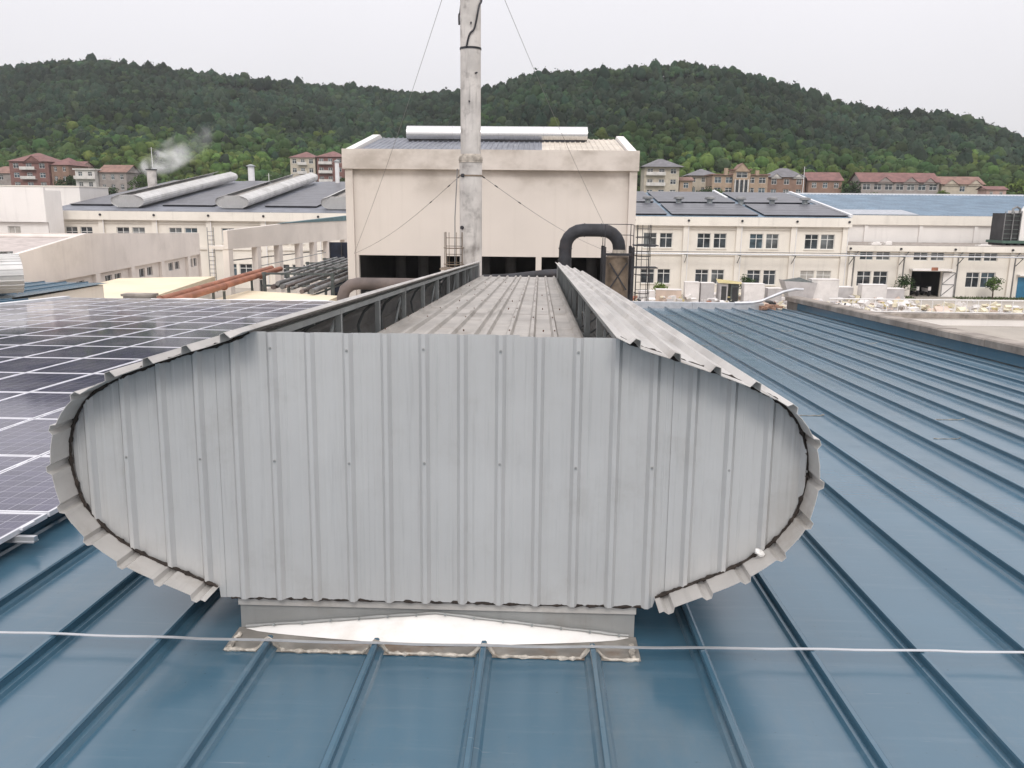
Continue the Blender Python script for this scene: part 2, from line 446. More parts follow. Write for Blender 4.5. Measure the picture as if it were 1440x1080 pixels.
pan_a, pan_b = pan_mesh(Y_NEAR, 3.86), pan_mesh(20.35, Y_EAVE)
pan_mid = MB().sheet([(-0.047, -0.001), (PITCH - 0.047, -0.001)], 3.86, 20.35, 0.002).mesh('roof_panel', M['roof_blue'])
x0 = -0.255
k_lo, k_hi = -40, 15
for k in range(k_lo, k_hi + 1):
    x = x0 + k * PITCH
    meshes = [pan_a, pan_mid, pan_b] if -1.62 < x < 0.5 else [pan_full]
    for me in meshes:
        obj('roof_panel', me, hall, (x, 0, RZ), (-TH, 0, 0))
x_last = x0 + (k_hi + 1) * PITCH
x_left = x0 + k_lo * PITCH
# blue upstand and concrete parapet along the right-hand gable
mb = MB(); w = X_PAR - x_last
mb.sheet([(x_last - 0.047, 0.001), (x_last + w * 0.5, 0.012), (x_last + w, 0.02), (x_last + w + 0.01, 0.235)], Y_NEAR, Y_EAVE, 0.003)
mb.build('upstand_flashing', M['roof_blue'], hall, loc=(0, 0, RZ), rot=(-TH, 0, 0))
mb = MB().box(X_PAR + 0.02, X_PAR + 0.30, Y_NEAR, Y_EAVE + 1.2, -0.9, 0.235)
mb.build('parapet', M['concrete_dark'], hall, loc=(0, 0, RZ), rot=(-TH, 0, 0))
yy = Y_NEAR
while yy < Y_EAVE + 1.1:
    ln = 1.9 + random.random() * 0.25
    y1 = min(yy + ln, Y_EAVE + 1.25)
    dz, dx = random.uniform(-0.012, 0.012), random.uniform(-0.012, 0.012)
    cs = [(X_PAR - 0.05 + dx, 0.242), (X_PAR - 0.055 + dx, 0.375 + dz), (X_PAR - 0.03 + dx, 0.405 + dz), (X_PAR + 0.37 + dx, 0.405 + dz), (X_PAR + 0.41 + dx, 0.375 + dz), (X_PAR + 0.41 + dx, 0.242)]
    mb = MB(); n = len(cs)
    mb.add([(x, yy + 0.006, z) for x, z in cs] + [(x, y1 - 0.006, z) for x, z in cs],
           [tuple(range(n))] + [tuple(range(2 * n - 1, n - 1, -1))] + [(i, i + n, (i + 1) % n + n, (i + 1) % n) for i in range(n)])
    mb.build('coping_stone', M['concrete'], hall, loc=(0, 0, RZ), rot=(-TH, 0, 0))
    yy = y1
# walls of the hall
MB().box(x_left - 0.2, X_PAR + 0.28, Y_EAVE + 0.30, Y_EAVE + 0.55, 0, rz(Y_EAVE) - 0.12).build('wall', M['cream'], hall)
MB().box(X_PAR + 0.03, X_PAR + 0.28, Y_NEAR, Y_EAVE + 0.29, 0, rz(Y_EAVE) - 0.16).build('wall', M['cream'], hall)
# eave: trough gutter with brackets
gx0, gx1 = -17.0, 7.6
gz = rz(Y_EAVE) - 0.02
mb = MB()
prof = [(0.0, -0.16), (0.0, 0.0), (0.02, 0.0), (0.02, -0.13), (0.26, -0.13), (0.26, 0.10), (0.34, 0.10), (0.34, -0.16)]
def trough(xa, xb, top):
    pr = [(0.0, -0.16), (0.0, 0.01), (0.02, 0.01), (0.02, -0.13), (0.26, -0.13), (0.26, top), (0.40, top + 0.01), (0.40, -0.16)]
    m = MB(); n = len(pr)
    m.add([(xa, Y_EAVE + a, gz + b) for a, b in pr] + [(xb, Y_EAVE + a, gz + b) for a, b in pr],
          [tuple(range(n))] + [tuple(range(2 * n - 1, n - 1, -1))] + [(i, (i + 1) % n, (i + 1) % n + n, i + n) for i in range(n)])
    return m
trough(gx0, -2.2, 0.06).build('gutter', M['throat'], hall)
xg = 1.2
while xg < gx1 - 0.1:
    xe = min(xg + 2.0, gx1)
    trough(xg, xe - 0.008, 0.20).build('gutter', M['alu'], hall)
    xg = xe
# plastic overflow pipe that lifts over the parapet corner
MB().tube([(6.6, Y_EAVE + 0.25, gz + 0.20), (7.2, Y_EAVE + 0.28, gz + 0.22), (7.5, Y_EAVE + 0.30, gz + 0.27), (8.3, Y_EAVE + 0.5, gz + 0.58), (8.7, Y_EAVE + 0.6, gz + 0.66), (9.0, Y_EAVE + 0.7, gz + 0.64)], 0.05, 10).build('overflow_pipe', M['alu'], hall, smooth=50)
mb = MB()
for q in range(14):
    mb.cbox((7.75 + random.uniform(-.3, .35), Y_EAVE + random.uniform(-.25, .2), gz + 0.06 + random.uniform(0, .10)), (random.uniform(.1, .25), random.uniform(.1, .2), random.uniform(.06, .14)), random.random() * 3)
o = mb.build('brick_rubble', pm('broken_brick', (0.33, 0.2, 0.14), 0.9, var=0.5, scale=4)); tag(o, 'small heap of broken brick at the far corner of the blue roof by the parapet', 'rubble', kind='stuff')
# sealant lines where roof sheets lap
marks = [(7.3, 9.98, .42), (8.2, 10.0, .40), (6.0, 8.9, .5), (4.95, 8.95, .3), (3.60, 10.1, .36), (5.3, 10.0, .42), (3.9, 17.3, .5), (5.5, 17.0, .45), (4.8, 19.9, .4), (6.5, 20.6, .45), (7.4, 18.2, .5), (2.95, 16.4, .3), (4.2, 24.8, .5), (6.1, 23.0, .4)]
for (mx, my, ml) in marks:
    kx = x0 + round((mx - x0) / PITCH) * PITCH
    mb = MB(); pts = []
    for q in range(9):
        t = q / 8
        pts.append((kx - 0.06 - ml * (1 - t), my + random.uniform(-.012, .012), 0.004 + 0.004 * random.random() + (0.015 if q == 8 else 0)))
    mb.tube(pts, [random.uniform(.002, .008) for _ in pts], 6)
    mb.build('sealant_line', M['lap_sealant'], hall, loc=(0, 0, RZ), rot=(-TH, 0, 0))

# ------------------------------------------------------------------ the big roof ventilator
UP = [(0.93, 1.64), (1.02, 1.597), (1.18, 1.55), (1.35, 1.495), (1.52, 1.437), (1.66, 1.375), (1.76, 1.315), (1.825, 1.25), (1.87, 1.165), (1.897, 1.07), (1.905, 1.0)]
LO = [(1.16, 0.27), (1.26, 0.315), (1.38, 0.365), (1.53, 0.43), (1.63, 0.49), (1.72, 0.555), (1.80, 0.64), (1.86, 0.73), (1.888, 0.84), (1.902, 0.92), (1.905, 1.0)]
HALF = UP + LO[::-1][1:]
def ztop(x):
    x = abs(x)
    return 1.64 if x <= 0.93 else float(np.interp(x, [p[0] for p in UP], [p[1] for p in UP]))
def zbot(x):
    x = abs(x)
    return 0.205 if x < 1.16 else float(np.interp(x, [p[0] for p in LO], [p[1] for p in LO]))

def densify(path, step):
    out = [path[0]]
    for (a, b) in zip(path, path[1:]):
        d = math.hypot(b[0] - a[0], b[1] - a[1]); k = max(1, int(math.ceil(d / step)))
        for i in range(1, k + 1):
            out.append((a[0] + (b[0] - a[0]) * i / k, a[1] + (b[1] - a[1]) * i / k))
    return out
def smooth_path(path, it=6):
    p = [np.array(q) for q in densify(path, 0.03)]
    for _ in range(it):
        p = [p[0]] + [(p[i-1] + 2 * p[i] + p[i+1]) / 4 for i in range(1, len(p) - 1)] + [p[-1]]
    return [tuple(q) for q in p]
def corrugate(path, pitch, base, top, h, phase=0.1, off=0.0, s0=None, s1=None, step=0.05):
    """ribs standing out of a smooth path along its left-hand normal"""
    P = np.array(path); seg = np.hypot(*np.diff(P, axis=0).T); cum = np.concatenate([[0], np.cumsum(seg)]); Lt = cum[-1]
    s0 = 0 if s0 is None else s0; s1 = Lt if s1 is None else s1
    prm = {}
    for s in np.arange(s0, s1, step): prm[round(float(s), 4)] = 0.0
    prm[round(s1, 4)] = 0.0
    c = phase
    ribs = []
    while c < Lt:
        ribs.append(c); c += pitch
    keys = [s for s in prm if all(abs(s - c) > base / 2 + 0.004 for c in ribs)]
    pts = [(s, 0.0) for s in keys]
    for c in ribs:
        for ds, hh in ((-base / 2, 0), (-top / 2, h), (top / 2, h), (base / 2, 0)):
            if s0 <= c + ds <= s1: pts.append((c + ds, hh))
    pts.sort()
    out = []
    for s, hh in pts:
        x, z = np.interp(s, cum, P[:, 0]), np.interp(s, cum, P[:, 1])
        e = 0.02
        tx = np.interp(min(s + e, Lt), cum, P[:, 0]) - np.interp(max(s - e, 0), cum, P[:, 0])
        tz = np.interp(min(s + e, Lt), cum, P[:, 1]) - np.interp(max(s - e, 0), cum, P[:, 1])
        l = math.hypot(tx, tz) or 1
        out.append((x - tz / l * (hh + off), z + tx / l * (hh + off)))
    return out

HOOD_PATH = smooth_path([(0.90, 1.655)] + HALF)
_P = np.array(HOOD_PATH); HOOD_LEN = float(np.hypot(*np.diff(_P, axis=0).T).sum())

def ventilator(root, length, detail=2):
    """children of root, in its frame: x across, y along the ridge line away from the viewer, z normal to the roof"""
    # corrugated end wall, five sheets
    for yf, back in ((0.0, False), (length, True)):
        ribs = [0.146 + 0.195 * k for k in range(-11, 11)]
        edges = [-1.898, -1.125, -0.345, 0.435, 1.215, 1.898]
        for a, b in zip(edges, edges[1:]):
            xs = {round(a, 4): 0.0, round(b, 4): 0.0}
            for x in np.arange(a, b, 0.03): xs[round(float(x), 4)] = 0.0
            for c in ribs:
                for d, dep in ((-.028, 0), (-.010, -.024), (.010, -.024), (.028, 0)):
                    if a < c + d < b: xs[round(c + d, 4)] = dep
                if detail > 1:
                    for m_ in (0.066, 0.129):
                        for d, dep in ((-.011, 0), (-.004, -.001), (.004, -.001), (.011, 0)):
                            if a < c + m_ + d < b: xs[round(c + m_ + d, 4)] = dep
            # a plain sample that falls on a rib keeps the rib's depth
            for x in list(xs):
                for c in ribs:
                    if abs(x - c) < .028: xs[x] = -.024 if abs(x - c) < .010 else -.024 * (.028 - abs(x - c)) / .018
            cols = sorted(xs.items())
            jt = random.uniform(-0.006, 0.006) if detail > 1 else 0
            lift = random.uniform(-0.003, 0.003)
            vs_, fs = [], []
            for x, dep in cols:
                zt = ztop(x) + (jt if abs(x) < 0.93 else 0); zb = zbot(x)
                if back and abs(x) < 0.95: zt = 1.25
                y = yf + (-dep if back else dep) + lift
                for q in range(5):
                    t = q / 4
                    vs_.append((x, y + (0.001 * math.sin(x * 9 + t * 5) if detail > 1 else 0), zb + (zt - zb) * t))
            for i in range(len(cols) - 1):
                for q in range(4):
                    fs.append((i*5 + q, (i+1)*5 + q, (i+1)*5 + q + 1, i*5 + q + 1))
            MB().add(vs_, fs).build('end_sheet', M['face'], root)
        if detail < 2: break
    # curved hoods, three corrugated sheets round each side, in two lengths
    n_sh = 3
    cuts = [HOOD_LEN * k / n_sh for k in range(n_sh + 1)]
    yc = [-0.19, length * 0.5, length + 0.15] if detail > 1 else [-0.19, length + 0.15]
    for side in (1, -1):
        for k in range(n_sh):
            pr = corrugate(HOOD_PATH, 0.205, 0.058, 0.028, 0.036 if k == 0 else 0.024, 0.10, 0.008 + 0.003 * (k % 2), max(0, cuts[k] - 0.02), min(HOOD_LEN, cuts[k+1] + 0.02), step=0.05 if detail > 1 else 0.1)
            for j in range(len(yc) - 1):
                p2 = [(side * x, z) for x, z in pr]
                if side < 0: p2 = p2[::-1]
                MB().sheet(p2, yc[j] + (0.0 if j == 0 else -0.05), yc[j+1], 0.003 + 0.001 * j).build('hood_sheet', M['hood'] if detail > 1 else M['hood_far'], root, smooth=15)
    # centre gutter cover between the hoods
    zc = 1.28
    nl = 3 if detail > 1 else 1
    for col in range(2):
        for j in range(nl):
            xa, xb = (-0.93, 0.02) if col == 0 else (0.0, 0.93)
            pr = corrugate([(xa, zc + 0.004 * col + 0.003 * j), (xb, zc + 0.004 * col + 0.003 * j)], 0.205, 0.066, 0.030, 0.034, 0.06, 0.0, step=0.08)
            ya, yb = 0.25 + (length - 0.25) * j / nl - (0.12 if j else 0), 0.25 + (length - 0.25) * (j + 1) / nl
            o = MB().sheet(pr, ya, yb, 0.002).build('cover_sheet', M['cover'], root)
            if detail > 1:
                mb = MB()
                for yy_ in np.arange(ya + 0.35, yb, 1.35):
                    for q in range(4):
                        xx = xa + 0.06 + 0.205 * (q + (0.0 if random.random() < .8 else .5))
                        if random.random() < 0.75 and xx < xb:
                            zz = zc + 0.03 + 0.004 * col + 0.003 * j
                            mb.tube([(xx, yy_ + random.uniform(-.03, .03), zz), (xx, yy_, zz + 0.010)], 0.007, 6)
                mb.build('screw_heads', M['rust'], o)['kind'] = 'stuff'
    if detail > 1:
        # bird-proof steel frame: posts, curved arches, braces
        inner = [(p[0] - 0.05 * (1 if p[0] > 1.0 else 0.2), p[1] - (0.05 if p[1] > 1.0 else -0.04)) for p in HOOD_PATH[14::6]]
        ys = [0.55 + 1.5 * k for k in range(11)]
        for side in (1, -1):
            for i, y in enumerate(ys):
                MB().box(side * 0.985 - 0.022, side * 0.985 + 0.022, y - 0.022, y + 0.022, 0.30, 1.60).build('post', M['steel'], root)
                MB().tube([(side * x, y + 0.05, z) for x, z in inner], 0.02, 6).build('arch', M['steel'], root, smooth=50)
                if i < len(ys) - 1 and i % 2 == 0:
                    MB().bar((side * 1.02, y, 0.35), (side * 1.02, ys[i+1], 1.5), 0.012, 0.045).build('brace', M['steel'], root)
            MB().box(side * 0.985 - 0.02, side * 0.985 + 0.02, 0.1, length - 0.1, 1.56, 1.60).build('lip_rail', M['steel'], root)
            MB().box(side * 1.05 - 0.006, side * 1.05 + 0.006, 0.085, length, -0.02, 0.42).build('throat_wall', M['throat'], root)
        for y in np.arange(0.6, length, 1.5):
            MB().box(-0.96, 0.96, y - 0.02, y + 0.02, 1.23, 1.272).build('cross_bar', M['steel'], root)
        # front of the throat
        MB().box(-1.07, 1.07, 0.045, 0.08, -0.02, 0.20).build('throat_front', M['throat'], root)
        MB().box(-1.075, 1.075, 0.028, 0.042, 0.150, 0.198).build('drip_strip', M['hood'], root)
        # white diamond-shaped flashing leaning from the throat on to the apron
        def top_h(t): return 0.014 + 0.105 * (1 - abs(t))
        vs_, fs = [], []
        nx = 28
        for i in range(nx + 1):
            t = -1 + 2 * i / nx; x = t * 1.04 + 0.0
            for q in range(4):
                u = q / 3
                yf = 0.030 - 0.145 * (1 - abs(t)) ** 0.6; zf = 0.0125
                sag = 0.008 * math.sin(math.pi * u)
                vs_.append((x, yf + (0.040 - yf) * u, zf + (top_h(t) - zf) * u + sag * (1 - abs(t))))
        for i in range(nx):
            for q in range(3):
                fs.append((i*4 + q, (i+1)*4 + q, (i+1)*4 + q + 1, i*4 + q + 1))
        o = MB().add(vs_, fs).build('flashing', M['white_sheet'], root, smooth=40)
        tag(o, 'bright white diamond shaped flashing sheet under the ventilator end wall')
        bead = [(-1.04 + 2.08 * i / 40, 0.034, top_h(-1 + i / 20) + 0.010 + random.uniform(-.002, .002)) for i in range(41)]
        MB().tube(bead, [random.uniform(.006, .011) for _ in bead], 6).build('flashing_bead', M['throat'], root)
        mb = MB()
        for i in range(3, 40, 3):
            p = bead[i]; mb.tube([(p[0], p[1] - 0.006, p[2]), (p[0], p[1] - 0.018, p[2] + 0.002)], 0.007, 6)
        mb.build('rivet_row', M['steel'], root)['kind'] = 'stuff'
        # grey apron on the roof with hand-laid sealant along its front edge
        MB().add(*_apron()).build('apron', M['apron'], root)
        pts = []
        for x in np.arange(-1.07, 1.071, 0.02):
            near = min(abs((x + root.location.x) - (x0 + k * PITCH)) for k in range(-6, 6))
            z = 0.010 + (0.060 * (1 - near / 0.05) ** 0.7 if near < 0.05 else 0)
            pts.append((x, -0.198 + 0.02 * (near < 0.06) + random.uniform(-.006, .006), z))
        MB().tube(pts, [random.uniform(.004, .014) for _ in pts], 6).build('sealant_bead', M['sealant'], root)
        for sx in (-1.05, 1.04):
            p2 = [(sx + random.uniform(-.012, .012), -0.19 + 0.02 * q, 0.012 + random.uniform(0, .01)) for q in range(8)]
            MB().tube(p2, [random.uniform(.006, .016) for _ in p2], 6).build('sealant_bead', M['sealant'], root)
        # brown foam strip where hood and end wall meet, lumpier at each rib
        for side in (1, -1):
            dp = densify(smooth_path(HALF), 0.022)
            pts, rr = [], []
            for i, (x, z) in enumerate(dp):
                s = i * 0.022
                blob = max(0, 1 - abs(((s + 0.0) % 0.205) - 0.1) / 0.03)
                pts.append((side * (x + 0.006), -0.018 + random.uniform(-.003, .003), z + random.uniform(-.003, .003)))
                rr.append(0.007 + 0.008 * blob + random.uniform(0, .003))
            MB().tube(pts, rr, 7).build('foam_seal', M['foam'], root, smooth=80)
        pts = [(x, 0.012 - random.uniform(0, .01), 0.204 + random.uniform(-.003, .003)) for x in np.arange(-1.10, 1.12, 0.025)]
        MB().tube(pts, [random.uniform(.006, .012) for _ in pts], 6).build('foam_seal', M['foam'], root, smooth=80)
        # screws in every second rib of the end wall
        sm = MB().tube([(0, 0.002, 0), (0, -0.004, 0)], 0.0065, 8).tube([(0, -0.004, 0), (0, -0.008, 0)], 0.004, 6).mesh('screw', M['throat'])
        for k in range(-9, 10, 2):
            x = 0.146 + 0.195 * k
            for z in (0.97, 1.56):
                if zbot(x) + .05 < z < ztop(x) - .03: obj('screw', sm, root, (x, -0.0245, z + random.uniform(-.01, .01)))

def _apron():
    xs = np.arange(-1.08, 1.0801, 0.04); vs_, fs = [], []
    for x in xs:
        for y, z in ((-0.205, 0.005), (-0.12, 0.008), (-0.02, 0.010), (0.044, 0.012)):
            vs_.append((float(x), y + random.uniform(-.004, .004) * (y < -.1), z))
    for i in range(len(xs) - 1):
        for q in range(3):
            fs.append((i*4 + q, (i+1)*4 + q, (i+1)*4 + q + 1, i*4 + q + 1))
    return vs_, fs

VX, VY = -0.53, 4.0
vent = thing('roof_ventilator', 'large grey corrugated metal roof ventilator with oval end wall, nearest the viewer', 'roof ventilator', on_roof(VX, VY), (-TH, 0, 0))
ventilator(vent, 16.2, 2)

# scrap of foam left on the lower right lip of the hood
mb = MB(); vs_ = []
import bmesh
bm = bmesh.new(); bmesh.ops.create_icosphere(bm, subdivisions=2, radius=1)
for v in bm.verts:
    d = 1 + random.uniform(-.22, .22)
    v.co = Vector((v.co.x * .030 * d, v.co.y * .022 * d, v.co.z * .018 * d))
me = bpy.data.meshes.new('foam_lump'); bm.to_mesh(me); bm.free(); me.materials.append(M['white_sheet'])
o = obj('foam_lump', me, None, (Matrix.Translation(Vector(on_roof(VX, VY))) @ Matrix.Rotation(-TH, 4, 'X') @ Vector((1.675, -0.075, 0.555)))[:], (0.3, 0.5, 0.2))
tag(o, 'small white foam lump stuck on the lower right lip of the ventilator', 'foam lump')

# flat lightning-protection strip that crosses the seams in front of the ventilator
mb = MB(); pts = []
for x in np.arange(-9, 8.7, 0.14):
    ph = ((x - x0) / PITCH) % 1
    pts.append((x, 3.80 + 0.030 * max(0, x) + 0.008 * math.sin(x * 1.3), 0.075 - 0.006 * math.sin(math.pi * ph) + random.uniform(-.001, .001)))
w_, t_ = 0.010, 0.002
vs_, fs = [], []
for p in pts:
    vs_ += [(p[0], p[1] - w_, p[2] - t_), (p[0], p[1] + w_, p[2] - t_), (p[0], p[1] + w_, p[2] + t_), (p[0], p[1] - w_, p[2] + t_)]
for i in range(len(pts) - 1):
    for q in range(4):
        fs.append((i*4 + q, i*4 + (q+1) % 4, (i+1)*4 + (q+1) % 4, (i+1)*4 + q))
o = mb.add(vs_, fs).build('lightning_strip', M['alu'], None, loc=(0, 0, RZ), rot=(-TH, 0, 0))
tag(o, 'thin flat metal strip running across the roof seams in front of the ventilator', 'metal strip')

# ------------------------------------------------------------------ solar array on the left
SW, SLN, STH = 0.985, 1.495, 0.035
fr = MB(); fw = 0.018
fr.box(-SW/2, SW/2, -SLN/2, -SLN/2 + fw, -STH, 0).box(-SW/2, SW/2, SLN/2 - fw, SLN/2, -STH, 0)
fr.box(-SW/2, -SW/2 + fw, -SLN/2 + fw, SLN/2 - fw, -STH, 0).box(SW/2 - fw, SW/2, -SLN/2 + fw, SLN/2 - fw, -STH, 0)
for yy in (-0.5, 0.0, 0.5):                                                 # edge clamps bridging the gap to the neighbour
    fr.box(SW/2 - 0.004, SW/2 + 0.022, yy - 0.07, yy + 0.07, -0.012, 0.005)
fr_me = fr.mesh('frame', M['alu_frame'])
gl_me = MB().box(-SW/2 + fw, SW/2 - fw, -SLN/2 + fw, SLN/2 - fw, -0.02, -0.004).mesh('glass', M['solar'])
H_PAN = 0.16
NCOL, NROW = 12, 15
for r in range(NROW):
    for c in range(NCOL):
        xc = -3.49 - SW/2 - c * 1.005
        yc_ = 3.9 + SLN/2 + r * 1.52
        if xc + 1.6 < -0.66 * (yc_ + 1.0) : continue                        # far out of the view to the left
        t = thing('solar_panel', 'dark solar panel, %s row from the near edge, %s column from the ventilator' % (ORD[r], ORD[c]), 'solar panel', on_roof(xc, yc_, H_PAN + random.uniform(-.002, .002)), (-TH + random.uniform(-.0015, .0015), random.uniform(-.002, .002), 0), 'solar panels on the near roof')
        obj('frame', fr_me, t); obj('glass', gl_me, t)
rack = thing('panel_racking', 'aluminium racking under the solar array, one rail end showing at its near right edge', 'racking', (0, 0, RZ), (-TH, 0, 0))
rail = MB().box(-15.9, -3.36, -0.02, 0.02, 0.082, 0.122).box(-15.9, -3.36, -0.03, 0.03, 0.082, 0.09).mesh('rail', M['alu'])
for r in range(NROW):
    for dy in (0.35, 1.15):
        obj('rail', rail, rack, (0, 3.9 + r * 1.52 + dy, 0))
o = MB().box(-15.95, -15.72, 8, 26.9, 0.10, 0.20).build('cable_tray', M['trim'], None, loc=(0, 0, RZ), rot=(-TH, 0, 0))
tag(o, 'pale cable tray along the far left edge of the solar array', 'cable tray')
o = MB().tube([(x, 26.95 + 0.03 * math.sin(x * 2.3), 0.12 + 0.02 * math.sin(x * 3.1)) for x in np.arange(-13, -4.5, 0.4)], 0.045, 8).build('conduit', M['white_pvc'], None, loc=(0, 0, RZ), rot=(-TH, 0, 0))
tag(o, 'white conduit lying along the far end of the solar array by the gutter', 'conduit')
mb = MB().box(-.5, .5, -.2, .2, 0, .24).box(-.56, .56, -.24, .24, .24, .32)
o = mb.build('concrete_block', M['concrete'], None, loc=(-14.0, Y_EAVE + 0.62, rz(Y_EAVE) - .12)); tag(o, 'small concrete block standing at the far eave behind the solar array', 'concrete block')

# ------------------------------------------------------------------ building kit
def wall_grid(mb, x0_, x1_, z0, z1, y, openings, t=0.3):
    """front wall facing -y with real openings and reveals of depth t"""
    xs = sorted({x0_, x1_, *[o[0] for o in openings], *[o[1] for o in openings]})
    zs = sorted({z0, z1, *[o[2] for o in openings], *[o[3] for o in openings]})
    def is_open(xm, zm): return any(o[0] < xm < o[1] and o[2] < zm < o[3] for o in openings)
    for a, b in zip(xs, xs[1:]):
        run = None
        for c, d in zip(zs, zs[1:]):
            if is_open((a + b) / 2, (c + d) / 2):
                if run: mb.quad((a, y, run[0]), (b, y, run[0]), (b, y, run[1]), (a, y, run[1])); run = None
            else: run = (run[0], d) if run else (c, d)
        if run: mb.quad((a, y, run[0]), (b, y, run[0]), (b, y, run[1]), (a, y, run[1]))
    for a, b, c, d in openings:
        mb.quad((a, y, c), (a, y + t, c), (a, y + t, d), (a, y, d)); mb.quad((b, y + t, c), (b, y, c), (b, y, d), (b, y + t, d))
        mb.quad((a, y, d), (a, y + t, d), (b, y + t, d), (b, y, d)); mb.quad((a, y + t, c), (a, y, c), (b, y, c), (b, y + t, c))
    return mb

_wc = {}
def window(parent, a, b, c, d, y, cols=2, transom=0.66, fw_=0.07, frame='win_frame', glass='glass', rec=0.12):
    """casement window in an opening: frame bars with a glass pane behind"""
    w, h = round(b - a, 2), round(d - c, 2)
    if glass == 'glass': glass = random.choice(('glass', 'glass', 'glass_mid', 'glass_blue'))
    key = (w, h, cols, transom, fw_, frame, glass)
    if key not in _wc:
        m = MB()
        m.box(0, w, 0, .07, 0, fw_).box(0, w, 0, .07, h - fw_, h).box(0, fw_, 0, .07, fw_, h - fw_).box(w - fw_, w, 0, .07, fw_, h - fw_)
        for k in range(1, cols):
            m.box(w * k / cols - fw_ / 2, w * k / cols + fw_ / 2, .004, .066, fw_, h - fw_)
        if transom: m.box(fw_, w - fw_, .002, .068, h * transom - fw_ / 2, h * transom + fw_ / 2)
        g = MB().box(fw_ * .5, w - fw_ * .5, .03, .045, fw_ * .5, h - fw_ * .5)
        _wc[key] = (m.mesh('window', M[frame]), g.mesh('pane', M[glass]))
    f, g = _wc[key]
    o = obj('window', f, parent, (a, y + rec, c))
    obj('pane', g, o)
    return o

def ribbed(mb, xa, xb, pitch, h=0.05, w=0.08):
    """profile (x, z) of trapezoid ribbed sheet"""
    pr = [(xa, 0)]
    c = xa + pitch / 2
    while c < xb - w:
        pr += [(c - w, 0), (c - w * .4, h), (c + w * .4, h), (c + w, 0)]; c += pitch
    return pr + [(xb, 0)]

# ------------------------------------------------------------------ boiler house in the middle
bh = thing('boiler_house', 'tall cream windowless hall with dark openings along its foot, behind the chimney', 'building')
BX0, BX1, BY, BY2 = -11.65, 5.55, 50.3, 67.5
ops = [(-11.1, -6.05, 0, 6.45), (-5.7, -0.25, 0, 6.45), (0.1, 5.15, 0, 6.45)]
n = N('boiler_house_render')                       # cream paint with soot that has run down under the fascia
p = n.pos(); sepz = n.new('ShaderNodeSeparateXYZ'); n.link(p, sepz.inputs[0])
base_c = n.mix(n.ramp(n.noise(p, 0.2, 4), 0.3, 0.7), (0.63, 0.575, 0.525, 1), (0.685, 0.625, 0.57, 1))
soot = n.math('MULTIPLY', n.ramp(sepz.outputs['Z'], 9.3, 11.5), n.ramp(n.noise(n.pos((0.35, 1, 0.5)), 1.0, 5, 0.6), 0.38, 0.66))
c_ = n.mix(n.math('MULTIPLY', soot, 0.6), base_c, (0.30, 0.255, 0.21, 1))
st = n.ramp(n.noise(n.pos((2.2, 1, 0.08)), 1.0, 5, 0.6), 0.5, 0.8)
n.color(n.mix(n.math('MULTIPLY', st, 0.16), c_, (0.42, 0.37, 0.32, 1))); n.b.inputs['Roughness'].default_value = 0.9
M['boiler'] = n.m
mb = wall_grid(MB(), BX0, BX1, 0, 11.6, BY, ops, 0.35)
mb.quad((BX0, BY2, 0), (BX0, BY, 0), (BX0, BY, 12.5), (BX0, BY2, 12.5)); mb.quad((BX1, BY, 0), (BX1, BY2, 0), (BX1, BY2, 12.5), (BX1, BY, 12.5))
mb.quad((BX1, BY2, 0), (BX0, BY2, 0), (BX0, BY2, 12.5), (BX1, BY2, 12.5))
mb.build('wall', M['boiler'], bh)
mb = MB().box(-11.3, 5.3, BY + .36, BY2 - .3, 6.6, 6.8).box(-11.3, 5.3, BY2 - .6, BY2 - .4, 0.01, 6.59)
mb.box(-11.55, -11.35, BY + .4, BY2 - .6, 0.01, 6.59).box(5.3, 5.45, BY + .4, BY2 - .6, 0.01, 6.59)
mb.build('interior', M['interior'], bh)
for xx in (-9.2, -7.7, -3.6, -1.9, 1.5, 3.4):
    MB().tube([(xx, BY + 4, 0), (xx, BY + 4, 6.5)], 0.35, 10).build('inner_column', M['interior'], bh, smooth=50)  # coloured near-black so the columns sink into the shade of the openings
MB().box(-11.85, 5.75, 49.9, 50.7, 11.55, 12.70).build('fascia', M['boiler'], bh)
for xx in (-11.72, 5.22):
    MB().box(xx, xx + 0.45, 50.02, 50.29, 0, 11.54).build('pilaster', M['boiler'], bh)
RY, RZ_ = 59.2, 14.05
sl_b = (RZ_ - 12.62) / (RY - 50.7)
xx = -11.2
while xx < 5.1:
    xe = min(xx + 1.02, 5.1)
    mb = MB(); pr = ribbed(mb, 0, xe - xx, 0.34, 0.05, 0.07)
    mb.sheet(pr, 0, math.hypot(RY - 50.7, RZ_ - 12.62), 0.004)
    cream_ = xx > -0.15
    o = mb.build('roof_sheet', M['roof_cream'] if cream_ else M['roof_dark'], bh, loc=(xx, 50.7, 12.60 + random.uniform(0, .012)), rot=(math.atan(sl_b), 0, 0))
    xx = xe - 0.0
MB().add([(-11.2, RY, RZ_), (5.1, RY, RZ_), (5.1, BY2, 12.6), (-11.2, BY2, 12.6)], [(0, 1, 2, 3)]).build('roof_back', M['roof_dark'], bh)
for xx in (-11.80, 5.15):
    mb = MB(); a = [(50.7, 12.55), (50.7, 12.75), (RY, RZ_ + .22), (BY2, 12.75), (BY2, 12.55)]
    nn = len(a)
    mb.add([(xx, y, z) for y, z in a] + [(xx + .5, y, z) for y, z in a], [tuple(range(nn))[::-1], tuple(range(nn, 2 * nn))] + [(i, (i + 1) % nn, (i + 1) % nn + nn, i + nn) for i in range(nn)])
    mb.build('gable_coping', M['white_wall'], bh)
rv = thing('ridge_ventilator', 'long shiny round metal ventilator on the ridge behind the chimney', 'roof ventilator', (0, 57.4, 14.0))
xs_ = [-9.1, -6.0, -2.9, 0.1, 3.05]
